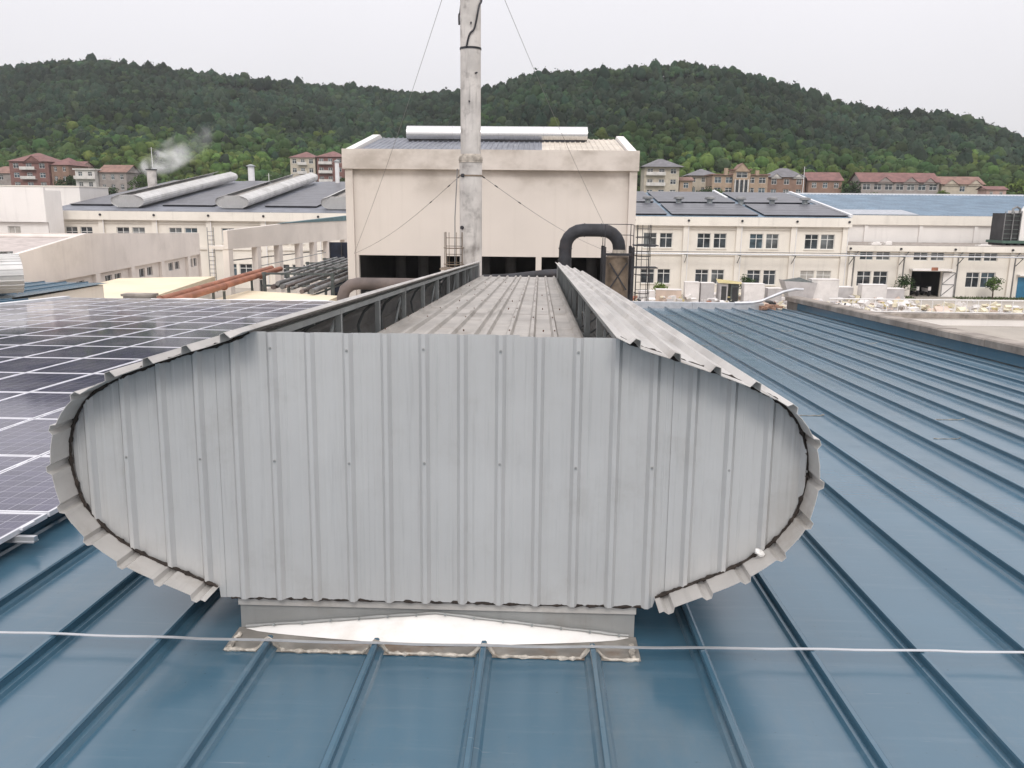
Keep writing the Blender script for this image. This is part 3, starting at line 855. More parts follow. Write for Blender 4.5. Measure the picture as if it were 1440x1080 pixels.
for a, b in zip(xs_, xs_[1:]):
    mb = MB(); pts = []
    for q in range(21):
        an = R(-35 + 250 * q / 20)
        pts.append((math.cos(an) * 0.56, 0.15 + math.sin(an) * 0.56))
    nn = len(pts)
    mb.add([(a + .004, -x, z) for x, z in pts] + [(b - .004, -x, z) for x, z in pts], [(i, i + 1, i + 1 + nn, i + nn) for i in range(nn - 1)])
    mb.poly([(b - .01, -x, z) for x, z in pts]); mb.poly([(a + .01, -x, z) for x, z in pts][::-1])
    mb.build('curved_shell', M['bright_metal'], rv, smooth=40)
MB().box(-8.95, 2.9, -0.44, 0.44, -0.62, -0.20).build('base', M['dark_iron'], rv)

# ------------------------------------------------------------------ steel chimney with guy wires
ch = thing('chimney', 'tall stained steel chimney held by guy wires, in front of the cream hall', 'chimney', (-2.68, 32, 0))
MB().tube([(0, 0, 0), (0, 0, 11.05)], 0.43, 28).build('lower_tube', M['chimney'], ch, smooth=50)
MB().tube([(0, 0, 11.0), (0, 0, 25)], 0.38, 28).build('upper_tube', M['chimney'], ch, smooth=50)
MB().tube([(0, 0, 11.03), (0, 0, 11.10), (0, 0, 11.11), (0, 0, 11.20), (0, 0, 11.34)], [0.45, 0.45, 0.46, 0.46, 0.385], 28).build('flange', M['rusty_band'], ch, smooth=40)
MB().tube([(0, 0, 10.52), (0, 0, 10.58)], 0.445, 28).build('guy_collar', M['brown_iron'], ch, smooth=40)
MB().tube([(0, 0, 15.05), (0, 0, 15.12)], 0.40, 28).build('hose_ring', M['dark_iron'], ch, smooth=40)
for (a0, z0, z1, tw) in ((-1.85, 15.1, 18.5, 3.2), (3.4, 15.9, 18.5, -2.6)):
    pts = [(0.42 * math.cos(a0 + tw * q / 30), 0.42 * math.sin(a0 + tw * q / 30), z0 + (z1 - z0) * q / 30 + 0.12 * math.sin(q * .7)) for q in range(31)]
    MB().tube(pts, 0.035, 7).build('hose', M['dark_iron'], ch, smooth=60)
for (an, z) in ((-2.2, 10.55), (-2.3, 8.62), (-1.45, 15.9), (-1.0, 14.2), (-1.6, 13.2)):
    MB().tube([(0.36 * math.cos(an), 0.36 * math.sin(an), z), (0.50 * math.cos(an), 0.50 * math.sin(an), z)], 0.07 if z < 11 else 0.03, 10).build('inspection_port', M['dark_iron'], ch, smooth=50)
AN = {-1: (-8.6, 17.9, 6.55), 1: (7.45, 17.9, 6.6)}
for sd, tops in ((-1, (10.55, 18.6)), (1, (10.55, 18.6))):
    for zt in tops:
        e = AN[sd]; pts = []
        for q in range(17):
            t = q / 16
            pts.append((sd * .42 + (e[0] - sd * .42) * t, .1 + (e[1] - .1) * t, zt + (e[2] - zt) * t - 0.35 * math.sin(math.pi * t)))
        MB().tube(pts, 0.009, 5).build('guy_wire', M['wire'], ch)
        mb = MB()
        for tq in (0.05, 0.12, 0.2) if zt < 12 else (0.5,):
            i = int(tq * 16); a, b = Vector(pts[i]), Vector(pts[i + 1]); mb.tube([a, a + (b - a).normalized() * .25], 0.022, 6)
        if zt < 12: mb.build('turnbuckle', M['dark_iron'], ch)
MB().tube([(-0.62, -0.1, 5), (-0.60, -0.1, 9), (-0.5, -0.1, 10.8)], 0.02, 6).build('drain_pipe', M['pipe_grey'], ch)

def cage_ladder(root, x, y, z0, z1, w=0.5, dep=0.7, m='steel_dark', step=0.62):
    for sx in (-w / 2, w / 2):
        MB().tube([(x + sx, y, z0), (x + sx, y, z1)], 0.022, 6).build('stile', M[m], root)
    for z in np.arange(z0 + .2, z1, .31):
        MB().tube([(x - w / 2, y, z), (x + w / 2, y, z)], 0.012, 5).build('rung', M[m], root)
    for z in np.arange(max(z0 + 2, z0), z1 + .01, step):
        pts = [(x + math.cos(a) * w * .62, y - abs(math.sin(a)) * dep, z) for a in np.linspace(math.pi, 0, 11)]
        MB().tube(pts, 0.02, 5).build('hoop', M[m], root)
    for a in np.linspace(math.pi * .85, math.pi * .15, 4):
        px_, py_ = x + math.cos(a) * w * .62, y - abs(math.sin(a)) * dep
        MB().tube([(px_, py_, z0 + 2), (px_, py_, z1)], 0.012, 5).build('cage_bar', M[m], root)
pl = thing('ladder_platform', 'small rusty caged ladder platform on the left side of the chimney', 'ladder platform', (-3.35, 31.7, 0))
cage_ladder(pl, 0.05, 0, 4.0, 8.45, 0.62, 0.5, 'brown_iron')
MB().box(-.45, .35, -.55, .3, 7.05, 7.1).build('platform', M['brown_iron'], pl)

# ------------------------------------------------------------------ scrubber tower and its bent duct
sc = thing('scrubber_tower', 'scorched brown round dust scrubber vessel in a steel frame, under the bent duct', 'dust scrubber', (3.22, 34, 0))
MB().tube([(0, .49, 4.6), (0, .49, 7.42), (0, .49, 7.5)], [.48, .48, .40], 24).build('body', M['brown_iron'], sc, smooth=40)
MB().tube([(0, .49, 3.4), (0, .49, 4.6)], [.15, .46], 20).build('hopper', M['brown_iron'], sc, smooth=40)
for a, b in (((-.36, -.005, 6.1), (.36, -.005, 7.2)), ((.36, -.012, 6.1), (-.36, -.012, 7.2))):
    MB().bar(a, b, 0.012, 0.055).build('cross_brace', M['dark_iron'], sc)
for sx in (-.58, .58):
    for sy in (-.06, 1.05):
        MB().box(sx - .06, sx + .06, sy - .06, sy + .06, 0, 7.85).build('frame_post', M['dark_iron'], sc)
for z in (4.55, 5.6, 7.5):
    MB().box(-.52, .52, -.10, -.03, z, z + .10).build('frame_beam', M['dark_iron'], sc)
MB().tube([(.06, .48, 7.5), (.06, .48, 7.72)], [.30, .27], 16).build('collar', M['rusty_band'], sc, smooth=50)
for sx in (-.58, .58):
    for sy in (-.1, 1.05):
        MB().tube([(sx, sy, 7.85), (sx, sy, 8.75)], 0.018, 5).build('rail_post', M['dark_iron'], sc)
for z in (8.3, 8.74):
    MB().tube([(-.58, 1.05, z), (.58, 1.05, z), (.58, -.1, z)], 0.016, 5).build('guard_rail', M['dark_iron'], sc)
cage_ladder(sc, 1.0, 0.1, 2.5, 8.75, 0.5, 0.55, 'dark_iron', 0.75)
MB().box(.6, 1.55, -.2, .8, 5.45, 5.5).build('landing', M['dark_iron'], sc)
for zz in (7.0, 7.9):
    MB().box(.62, 1.6, -.15, .6, zz, zz + .04).build('landing', M['dark_iron'], sc)
du = thing('bent_duct', 'thick dark inverted U shaped duct rising beside the ventilator into the scrubber', 'duct', (0, 34.48, 0))
pts = [(1.05, 0, 3.0), (1.05, 0, 7.2), (1.05, 0, 7.75)]
for a in np.linspace(180, 90, 6)[1:]: pts.append((1.05 + .72 + .72 * math.cos(R(a)), 0, 7.78 + .72 * math.sin(R(a))))
for a in np.linspace(90, 0, 6): pts.append((3.28 - .72 + .72 * math.cos(R(a)), 0, 7.78 + .72 * math.sin(R(a))))
pts.append((3.28, 0, 7.62))
MB().tube(pts, 0.265, 18).build('duct_tube', M['dark_iron'], du, smooth=32)
for p_ in ((1.05, 0, 7.25), (1.05, 0, 7.72), (1.8, 0, 8.5), (2.5, 0, 8.5)):
    d = (0, 0, .05) if p_[2] < 8 else (.05, 0, 0)
    MB().tube([p_, (p_[0] + d[0], 0, p_[2] + d[2])], 0.285, 18).build('flange', M['dark_iron'], du, smooth=40)
bp = thing('large_pipe', 'fat brown horizontal pipe bending down beside the boiler house opening', 'pipe', (0, 45, 0))
MB().tube([(-10.9, 0, 3.2), (-10.9, 0, 4.4), (-10.75, 0, 4.85), (-10.4, 0, 5.12), (-10, 0, 5.2), (-4.0, 0, 5.2)], 0.33, 16).build('pipe_tube', M['pipe_brown'], bp, smooth=40)
for xx in (-9.5, -6.5): MB().box(xx - .08, xx + .08, -.1, .1, 0, 4.78).build('support', M['steel_dark'], bp)
gp = thing('slanting_pipe', 'dark slanting pipe crossing behind the far end of the ventilator', 'pipe', (0, 40, 0))
MB().tube([(-3.2, 0, 5.9), (-1.4, 0, 6.0), (.3, 0, 6.22), (1.6, 0, 6.3)], 0.24, 12).build('pipe_tube', M['dark_iron'], gp, smooth=40)
for xx in (-2.2, .8): MB().box(xx - .06, xx + .06, -.06, .06, 0, 5.9).build('support', M['steel_dark'], gp)

# ------------------------------------------------------------------ two-storey works blocks left and right
def works_block(name, label, x0_, x1_, y, pil, pairs, ground_pairs, eave=8.55, depth=26, slope=0.125, blinds=()):
    b = thing(name, label, 'building')
    ops = []; W = []
    for a, c in pairs: ops.append((a, c, 5.12, 6.77)); W.append(ops[-1])
    for a, c in ground_pairs: ops.append((a, c, 1.12, 2.77)); W.append(ops[-1])
    wall_grid(MB(), x0_, x1_, 0, eave - .05, y + .3, ops, 0.3).build('wall', M['cream'], b)
    MB().box(x0_, x0_ + .02, y + .31, y + depth * 2, 0, eave - .1).box(x1_ - .02, x1_, y + .31, y + depth * 2, 0, eave - .1).box(x0_ + .03, x1_ - .03, y + .75, y + .8, 0.01, eave - .1).build('side_wall', M['cream'], b)
    MB().box(x0_ - .25, x1_ + .25, y - .28, y + .29, 7.58, eave).build('fascia', M['cream'], b)
    MB().box(x0_, x1_, y + .16, y + .29, 7.18, 7.30).build('string_course', M['cream'], b)
    MB().box(x0_, x1_, y + .12, y + .29, 4.34, 4.62).build('string_course', M['cream'], b)
    for px_ in pil:
        MB().box(px_ - .28, px_ + .28, y + .02, y + .285, 0, 7.57).build('pilaster', M['cream'], b)
        MB().tube([(px_ + .3, y + .0, 0), (px_ + .3, y + .0, 7.6)], 0.06, 7).build('downpipe', M['white_pvc'], b, smooth=50)
        MB().tube([(px_ + .2, y - .40, 8.15), (px_ + .2, y - .27, 8.15)], 0.13, 10).build('spout', M['dark_iron'], b, smooth=50)
    for i, (a, c, d, e) in enumerate(W):
        window(b, a, c, d, e, y + .3, 2, 0.66 if d > 3 else 0.70, glass='blind' if i in blinds else 'glass')
        MB().box(a - .06, c + .06, y + .18, y + .295, d - .09, d - .005).build('sill', M['cream'], b)
    zr = eave + slope * depth
    xx = x0_ - .2; 
    MB().add([(x0_ - .2, y - .2, eave + .02), (x1_ + .2, y - .2, eave + .02), (x1_ + .2, y + depth, zr), (x0_ - .2, y + depth, zr), (x1_ + .2, y + 2 * depth, eave), (x0_ - .2, y + 2 * depth, eave)], [(0, 1, 2, 3), (3, 2, 4, 5)]).build('roof', M['roof_dark'] if x0_ < 0 else M['roof_blue_far'], b)
    return b
M['blind'] = pm('pale_window_blind', (0.42, 0.40, 0.37), 0.6, var=0.2)
ry_e, ry_s = 8.57, 0.125
rb = works_block('works_block', 'cream two storey factory block with solar panels on its roof, right of the tall hall', 5.9, 34.0, 93, (10.2, 16.18, 22.04, 28.04, 33.7),
    [(11.53, 13.03), (13.35, 14.78), (17.52, 19.01), (19.33, 20.76), (23.32, 24.81), (25.12, 26.53), (29.40, 30.90), (31.15, 32.68)],
    [(11.4, 12.95), (13.25, 14.72), (17.5, 19.0), (19.3, 20.75), (23.3, 24.8), (25.1, 26.5), (29.2, 30.75), (31.0, 32.6)], blinds=(14, 15), depth=24)
lb = works_block('works_block', 'cream two storey factory block carrying three ventilators on its roof, far left', -56.1, -14.0, 93, (-55.9, -49.94, -43.78, -37.57, -31.3, -25.1),
    [(-54.27, -52.86), (-52.53, -51.13), (-48.33, -46.85), (-46.52, -45.04), (-42.26, -40.78), (-40.45, -38.98), (-36.21, -34.74), (-34.4, -32.95), (-30.1, -28.6), (-28.3, -26.8)],
    [(-54.2, -52.8), (-52.5, -51.1), (-42.2, -40.8), (-40.4, -39.0), (-36.2, -34.7), (-34.4, -32.9), (-30.1, -28.6), (-28.3, -26.8), (-24, -22.5), (-22.2, -20.7)], depth=35)

def roof_array(label, xa, xb, ya, yb, y_f, e, s, nm='rooftop_solar_array'):
    """slab of far panels lying on a works roof, rows kept as separate panels rows"""
    ang = math.atan(s)
    o = thing(nm, label, 'solar array', (xa, ya, e + s * (ya - y_f) + .16), (ang, 0, 0), 'solar arrays on the far roofs')
    w, l = xb - xa, (yb - ya) / math.cos(ang)
    rows = max(1, round(l / 2.0))
    for r_ in range(rows):
        MB().box(0, w, r_ * l / rows + .03, (r_ + 1) * l / rows - .03, 0, .05).build('panel_row', M['solar_far'], o)
    MB().box(.1, w - .1, .12, l - .1, -.12, -.01).build('support_frame', M['dark_iron'], o)
    return o
yf, e_ = 92.8, 8.57
for i, (xa, xb) in enumerate(((6.2, 14.1), (14.6, 24.2), (24.8, 33.9))):
    pos_ = ('left', 'middle', 'right')[i]
    roof_array('dark solar array on the lower roof slope of the right block, %s of three' % pos_, xa, min(xb, 33.9), 93.4, 103.2, yf, e_, ry_s)
    roof_array('dark solar array on the upper roof slope of the right block, %s of three' % pos_, xa, min(xb, 33.4), 104.8, 116.2, yf, e_, ry_s)
for i, xx in enumerate((13.2, 17.0, 20.8, 24.6, 28.4, 32.4)):
    z = e_ + ry_s * (104 - yf)
    t = thing('roof_cowl', '%s round roof cowl from the left between the solar arrays' % ORD[i], 'roof cowl', (xx, 104, z), (0, 0, 0), 'roof cowls on the right block')
    MB().tube([(0, 0, -.1), (0, 0, .55)], .34, 12).build('neck', M['steel'], t, smooth=50)
    MB().tube([(0, 0, .55), (0, 0, .62), (0, 0, .85), (0, 0, .95)], [.36, .68, .62, .3], 14).build('cap', M['pipe_grey'], t, smooth=50)
for xx, y0_, y1_, lab in ((34.15, 93, 116.6, 'white sloping verge trim at the right end of the solar roof'), (23.9, 109, 117.4, 'short white verge trim near the ridge above the middle solar array')):
    mb = MB().bar((xx, y0_, e_ + ry_s * (y0_ - yf) + .2), (xx, y1_, e_ + ry_s * (y1_ - yf) + .2), .35, .3)
    tag(mb.build('verge_trim', M['trim']), lab, 'roof trim')
# left block: three ventilators up the slope
e_l = 8.57
for i, vx in enumerate((-47.6, -35.4, -23.2)):
    t = thing('roof_ventilator', 'distant curved roof ventilator on the left factory block, %s from the left' % ORD[i], 'roof ventilator', (vx, 95.2, e_l + .125 * 2.4 - .1), (math.atan(.125), 0, 0), 'ventilators on the left block')
    ventilator(t, 30.5, 1)
    roof_array('dark solar array right of the %s ventilator on the left block roof' % ORD[i], vx + 3.0, vx + 9.2, 97, 126, yf, e_l, .125) if i < 2 else None
roof_array('dark solar array at the left end of the left block roof', -55.6, -50.6, 97, 126, yf, e_l, .125)
st_ = thing('smoke_stack', 'short grey stack giving off white smoke on the left block', 'chimney', (-53.9, 115, e_l + .125 * 22))
MB().tube([(0, 0, -.3), (0, 0, 2.6)], .62, 16).build('stack_tube', M['chimney'], st_, smooth=50)
MB().tube([(0, 0, 2.6), (0, 0, 2.75)], [.75, .75], 16).build('rim', M['dark_iron'], st_, smooth=50)
for i, (xx, yy_, hh, rr_, lab) in enumerate(((-45.5, 131, 2.6, .5, 'small stub chimney behind the ridge of the left block'), (-30.2, 124, 3.4, .32, 'slim pale pipe standing on the left block beside the tall hall'), (-36.6, 112, 1.3, .3, 'short cream pipe stub below the second ventilator'), (-56.8, 122, 2.2, .3, 'small white vent pipe left of the smoking stack'))):
    z = e_l + .125 * (min(yy_, 127) - yf)
    t = thing('vent_pipe', lab, 'pipe', (xx, yy_, z - .6))
    MB().tube([(0, 0, 0), (0, 0, hh + .4)], rr_, 12).build('pipe_tube', M['white_pvc'], t, smooth=50)
    MB().tube([(0, 0, hh + .4), (0, 0, hh + .5), (0, 0, hh + .75)], [rr_ * 1.5, rr_ * 1.5, rr_ * .3], 12).build('cap', M['steel'], t, smooth=40)
# service pipe along the right block and annex
sp = thing('service_pipe', 'pale pipe running on brackets along the whole right facade', 'pipe', (0, 91.9, 4.55))
MB().tube([(6, 0, 0), (58, 0, 0.0)], .085, 8).build('pipe_tube', M['alu'], sp, smooth=50)
MB().tube([(6, .22, .22), (58, .22, .22)], .045, 8).build('pipe_tube', M['pipe_grey'], sp, smooth=50)
for xx in (10.2, 16.2, 22.05, 28.05, 34.4, 39.9, 46.2, 52.6):
    mb = MB().bar((xx, -.2, -.12), (xx, 1.15, -.12), .07, .07).bar((xx, -.1, -.15), (xx, 1.12, -1.0), .06, .06)
    mb.build('bracket', M['steel_dark'], sp)

# ------------------------------------------------------------------ low annex and blue-roofed hall on the right
an = thing('annex', 'low cream annex with an open dark doorway, far right', 'building')
aw = [(35.6, 37.1), (37.4, 38.95), (41.5, 43.1), (43.4, 44.9), (47.5, 49.0), (49.2, 50.7)]
ops = [(a, b, 4.02, 4.95) for a, b in aw] + [(a, b, 1.1, 2.8) for a, b in ((35.5, 37.05), (37.3, 38.9), (47.5, 49.0), (49.15, 50.7))] + [(41.5, 44.8, 0, 2.85)]
wall_grid(MB(), 34.05, 60, 0, 5.55, 93.3, ops, .3).build('wall', M['cream'], an)
for i, (a, b, c, d) in enumerate(ops[:-1]):
    window(an, a, b, c, d, 93.3, 2, 0.66 if c < 3 else 0.0)
MB().box(34.03, 60.2, 92.75, 93.28, 5.02, 5.62).build('fascia', M['cream'], an)
MB().box(34.1, 60.1, 93.4, 102.9, 5.5, 5.66).build('roof', M['concrete'], an)
for px_ in (34.6, 40.1, 46.0, 52.2):
    MB().box(px_ - .22, px_ + .22, 93.06, 93.285, 0, 5.0).build('pilaster', M['cream'], an)
    MB().tube([(px_ + .35, 93.1, 0), (px_ + .35, 93.1, 4.4), (px_ + .7, 93.0, 5.0)], .07, 7).build('downpipe', M['pipe_grey'], an, smooth=50)
    MB().tube([(px_ - .3, 92.6, 5.3), (px_ - .3, 92.76, 5.3)], .12, 10).build('spout', M['dark_iron'], an, smooth=50)
MB().box(41.2, 45.6, 92.4, 93.29, 2.95, 3.15).build('door_canopy', M['white_wall'], an)
MB().box(43.2, 43.9, 92.36, 92.4, 3.0, 3.35).build('door_plate', M['orange'], an)
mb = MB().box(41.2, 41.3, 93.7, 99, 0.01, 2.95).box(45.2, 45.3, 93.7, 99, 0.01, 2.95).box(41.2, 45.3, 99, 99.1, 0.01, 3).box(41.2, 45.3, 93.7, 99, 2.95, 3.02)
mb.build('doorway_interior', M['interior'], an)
dr = MB().box(0, 1.35, -.03, .03, 0, 2.75).build('door_leaf', M['white_wall'], an, loc=(44.85, 93.2, 0.05), rot=(0, 0, R(-12)))
for a, b in (((.05, -.05, .1), (1.3, -.05, 1.35)), ((.05, -.05, 1.4), (1.3, -.05, 2.65)), ((.05, -.05, 1.38), (1.3, -.05, 1.38)), ((.05, -.05, .06), (.05, -.05, 2.7)), ((1.3, -.05, .06), (1.3, -.05, 2.7)), ((.05, -.05, 2.7), (1.3, -.05, 2.7))):
    MB().bar(a, b, .05, .07).build('door_brace', M['pipe_grey'], dr)
MB().box(53.2, 54.6, 93.25, 93.30, 0, 2.3).build('blue_door', pm('blue_door_paint', (0.03, 0.17, 0.30), 0.5), an)
MB().box(53.0, 56, 92.6, 93.29, 2.5, 2.62).build('door_canopy', M['white_wall'], an)
blh = thing('blue_roof_hall', 'long cream hall with a pale blue metal roof behind the annex', 'building')
MB().box(34.3, 90, 103.3, 103.6, 0, 8.0).build('wall', M['white_wall'], blh)
MB().box(34.2, 56.6, 102.95, 103.29, 7.72, 8.85).build('fascia', M['cream'], blh)
for px_ in (39.8, 46.4, 53.0):
    MB().box(px_ - .2, px_ + .2, 103.1, 103.285, 5.6, 7.7).build('pilaster', M['white_wall'], blh)
xx = 34.2
while xx < 90:
    MB().sheet(ribbed(None, 0, 2.0, .5, .06, .08), 0, 26.2, .01).build('roof_sheet', M['roof_blue_far'], blh, loc=(xx, 103.0, 8.86 + random.uniform(0, .015)), rot=(math.atan(2.9 / 26), 0, 0))
    xx += 2.0
MB().box(34.2, 90, 128.6, 129.4, 11.68, 11.95).build('ridge_cap', M['trim'], blh)
MB().box(34.2, 90, 129.4, 150, 0, 11.2).build('rear_bay', M['white_wall'], blh)
MB().sheet([(34.4, 0), (46, 0)], 0, 5.0, .05).build('pale_sheet', M['box_grey_sheet'], blh, loc=(0, 103.2, 8.97), rot=(math.atan(2.9 / 26), 0, 0))
# clutter on the annex roof
for i, (xx, yy_, sx, sz, lab) in enumerate(((37.5, 94.2, 1.2, .22, 'white scrap board lying at the left on the annex roof'), (39.0, 94.6, .8, .3, 'small white block left on the annex roof'), (49.5, 94.4, 1.6, .12, 'thin pale plank on the annex roof near the cooling tower'))):
    mb = MB().cbox((0, 0, sz / 2), (sx, .6, sz), .2).cbox((.2, .1, sz + .05), (sx * .5, .4, .08), .6)
    tag(mb.build('scrap_board', M['white_wall'], loc=(xx, yy_, 5.665)), lab, 'scrap')
ct = thing('cooling_tower', 'green framed cooling tower with a pale casing on the annex roof, right edge', 'cooling tower', (54.8, 97.5, 5.66))
MB().box(-2.4, 4, -1.5, 2, .25, .55).build('basin', pm('green_frame_paint', (0.07, 0.13, 0.10), 0.6), ct)
MB().box(-.4, 4, -1.2, 1.8, .56, 3.9).build('casing', M['white_wall'], ct)
MB().box(-2.2, -.42, -1.0, 1.6, .56, 3.6).build('louvre_core', M['interior'], ct)
for xx in (-2.25, -1.3, -.45):
    MB().tube([(xx, -1.2, .5), (xx, -1.2, 3.8)], .06, 6).build('corner_post', M['pipe_grey'], ct)
for q in range(6): MB().bar((-2.2, -1.08, .8 + q * .5), (-.45, -1.08, .8 + q * .5), .03, .1).build('louvre', M['steel_dark'], ct)
MB().tube([(1.5, .3, 3.9), (1.5, .3, 4.2), (1.5, .3, 4.4)], [1.1, 1.0, .9], 18).build('fan_ring', M['white_wall'], ct, smooth=40)
MB().tube([(-1.5, -1.2, 3.5), (-1.5, -1.2, 4.1), (-1.1, -1.2, 4.3), (-.7, -1.2, 4.1), (-.7, -1.2, 3.6)], .12, 8).build('bent_pipe', M['pipe_grey'], ct, smooth=50)
for q in range(7): MB().box(-2.2 + q * .8, -1.9 + q * .8, -1.4, 1.8, 0, .25).build('foot', M['dark_iron'], ct)

# ------------------------------------------------------------------ left-hand buildings
gw = thing('gable_shed', 'grey stained shed with a low gable wall and small windows, left', 'building', (-31.0, 47, 0), (0, 0, R(90 + 6.1)))
g_top = [(-14, 5.2), (2, 6.45), (11, 7.31), (37.2, 6.5)]
pil = [-7.6, -1.0, 5.7, 12.2, 19.0, 26.0, 33.5]
wins = []
for a, b in zip(pil, pil[1:]):
    m_ = (a + b) / 2
    wins += [(m_ - 1.55, m_ - .25, 3.3, 4.05), (m_ + .25, m_ + 1.55, 3.3, 4.05)]
wins += [(34.3, 35.4, 3.2, 4.05), (35.7, 36.7, 3.2, 4.05), (34.3, 35.4, .9, 1.8), (35.7, 36.7, .9, 1.8)]
mb = wall_grid(MB(), -14, 37.2, 0, 4.37, .28, wins, .25)
mb.add([(-14, 0, 4.37), (37.2, 0, 4.37)] + [(x, 0, z) for x, z in g_top[::-1]], [(0, 1, 2, 3, 4, 5)])
mb.quad((-14, 0, 4.37), (-14, .28, 4.37), (37.2, .28, 4.37), (37.2, 0, 4.37))
mb.quad((37.2, 0, 0), (37.2, 40, 0), (37.2, 40, 6.4), (37.2, 0, 6.4))
mb.add([(x, 0, z) for x, z in g_top] + [(x, .3, z) for x, z in g_top], [(i, i + 4, i + 5, i + 1) for i in range(3)])
mb.build('wall', M['grey_wall'], gw)
for px_ in pil: MB().box(px_ - .38, px_ + .38, .005, .275, 0, 4.365).build('pilaster', M['grey_wall'], gw)
MB().box(33.9, 37.2, .002, .27, 0, .85).build('pilaster', M['grey_wall'], gw)
for (a, b, c, d) in wins: window(gw, a, b, c, d, .28, 2, 0, .05, frame='alu')
M['shed_roof'] = pm('pinkish_tile_roof', (0.50, 0.44, 0.41), 0.8, var=0.15, scale=1.5, streak=0.3, streak_scale=(3, 3, .5))
MB().add([(-14, .31, 4.9), (11, .31, 7.0), (11, 45, 7.0), (-14, 45, 4.9), (37.2, .31, 6.2), (37.2, 45, 6.2)], [(0, 1, 2, 3), (1, 4, 5, 2)]).build('roof', M['shed_roof'], gw)
MB().tube([(11, .32, 7.05), (11, 45, 7.05)], .16, 8).build('ridge_cap', M['grey_wall'], gw)
# wall ladder on its far corner
ld = thing('wall_ladder', 'thin wall ladder at the far corner of the grey shed', 'ladder', (-33.6, 83.6, 0))
for sx in (-.32, .32): MB().tube([(sx, 0, 0.5), (sx, 0, 7.1)], .04, 6).build('stile', M['pipe_grey'], ld)
for z in np.arange(.8, 7, .42): MB().tube([(-.32, 0, z), (.32, 0, z)], .03, 5).build('rung', M['pipe_grey'], ld)

sh = thing('open_shed', 'cream open-sided shed on square columns beside the tall hall, left', 'building', (-22.7, 60, 0), (0, 0, R(90 - 11.4)))
M['shed_cream'] = pm('shed_cream_render', (0.75, 0.69, 0.63), 0.85, var=0.08, scale=0.4, streak=0.3, streak_col=(0.5, 0.44, 0.38, 1), streak_scale=(.8, .8, .3))
prof = [(-.3, 6.2), (20.6, 6.2), (20.6, 7.98), (9, 7.93), (-.3, 7.55)]
mb = MB(); nn = len(prof)
mb.add([(x, 0, z) for x, z in prof] + [(x, .35, z) for x, z in prof], [tuple(range(nn)), tuple(range(2 * nn - 1, nn - 1, -1))] + [(i, i + nn, (i + 1) % nn + nn, (i + 1) % nn) for i in range(nn)])
mb.build('wall_band', M['shed_cream'], sh)
for i, s_ in enumerate((0.05, 4.0, 7.4, 10.9, 13.6, 16.3, 20.0)):
    MB().box(s_ - .28, s_ + .28, .02, .5, 0, 6.195).build('column', M['shed_cream'] if i in (0, 6) else M['grey_wall'], sh)
MB().box(-.3, 20.6, .36, 1.6, 6.22, 6.4).build('roof', M['shed_cream'], sh)
MB().add([(7.5, -.05, 7.93), (20.6, -.05, 7.985), (20.6, -.05, 8.45), (7.5, .4, 7.93), (20.6, .4, 7.985), (20.6, .4, 8.45)], [(0, 1, 2), (3, 5, 4), (0, 2, 5, 3), (1, 4, 5, 2)]).build('roof_edge', pm('teal_roof_edge', (0.10, 0.18, 0.20), 0.6), sh)
MB().tube([(0, .6, 5.3), (20, .6, 5.3)], .05, 6).build('tie_rod', M['pipe_grey'], sh)

o = thing('dark_gap_panel', 'dark navy panel filling the dark void between the open shed and the tall hall', 'backdrop', (-18.2, 71, 0))
MB().box(0, 4.2, 0, .15, 0, 6.3).build('backdrop', M['navy'], o)  # near-black navy sheet standing in for the dark void at this spot
for q in range(5): MB().box(q * 1.02, q * 1.02 + .08, -.08, -.005, 0, 6.3).build('mullion', M['interior'], o)
for q in range(4): MB().box(0, 4.2, -.06, -.007, 1.5 * q + .4, 1.5 * q + .5).build('cross_bar', M['interior'], o)

# cream flat roofs just beyond our eave, orange pipes, pipe rack
for lab, pts, z in (('cream low flat roof beside the grey shed, left of the orange pipes', [(-26.5, 33), (-20.5, 33), (-24.2, 60.5), (-30.2, 58)], 4.15), ('cream low flat roof in front of the boiler house, right of the pipe rack', [(-19.0, 33), (-11.9, 33), (-11.9, 48.3), (-18.2, 50.6)], 4.15)):
    mb = MB(); nn = 4
    mb.add([(x, y, z - .35) for x, y in pts] + [(x, y, z) for x, y in pts], [(3, 2, 1, 0), (4, 5, 6, 7)] + [(i, (i + 1) % 4, (i + 1) % 4 + 4, i + 4) for i in range(4)])
    t = thing('low_building', lab, 'building')
    mb.build('roof', M['cream_roof'], t)
    cx, cy = sum(p[0] for p in pts) / 4, sum(p[1] for p in pts) / 4
    ins = [(cx + (x - cx) * .94, cy + (y - cy) * .94) for x, y in pts]
    MB().add([(x, y, 0) for x, y in ins] + [(x, y, z - .36) for x, y in ins], [(i, (i + 1) % 4, (i + 1) % 4 + 4, i + 4) for i in range(4)]).build('wall', M['cream'], t)
for i, (dx, dz) in enumerate(((0, 0), (.62, -.05))):
    t = thing('orange_pipe', ('left' if i == 0 else 'right') + ' of the two orange red pipes running towards the open shed', 'pipe', (0, 0, 0), group='orange pipes')
    MB().tube([(-17.6 + dx, 33, 4.95 + dz), (-18.9 + dx, 57.5, 5.05 + dz)], .18, 12).build('pipe_tube', M['orange'], t, smooth=50)
    for f_ in (.2, .5, .8):
        xx, yy_ = -17.6 + dx - 1.3 * f_, 33 + 24.5 * f_
        MB().tube([(xx, yy_, 4.96 + dz), (xx - .005, yy_ + .1, 4.96 + dz)], .22, 12).build('flange', M['orange'], t, smooth=40)
        MB().box(xx - .06, xx + .06, yy_ - .06, yy_ + .06, 0.01, 4.7 + dz).build('support', M['steel_dark'], t)
pr_ = thing('pipe_rack', 'steel pipe rack with a bundle of grey pipes in front of the open shed', 'pipe rack')
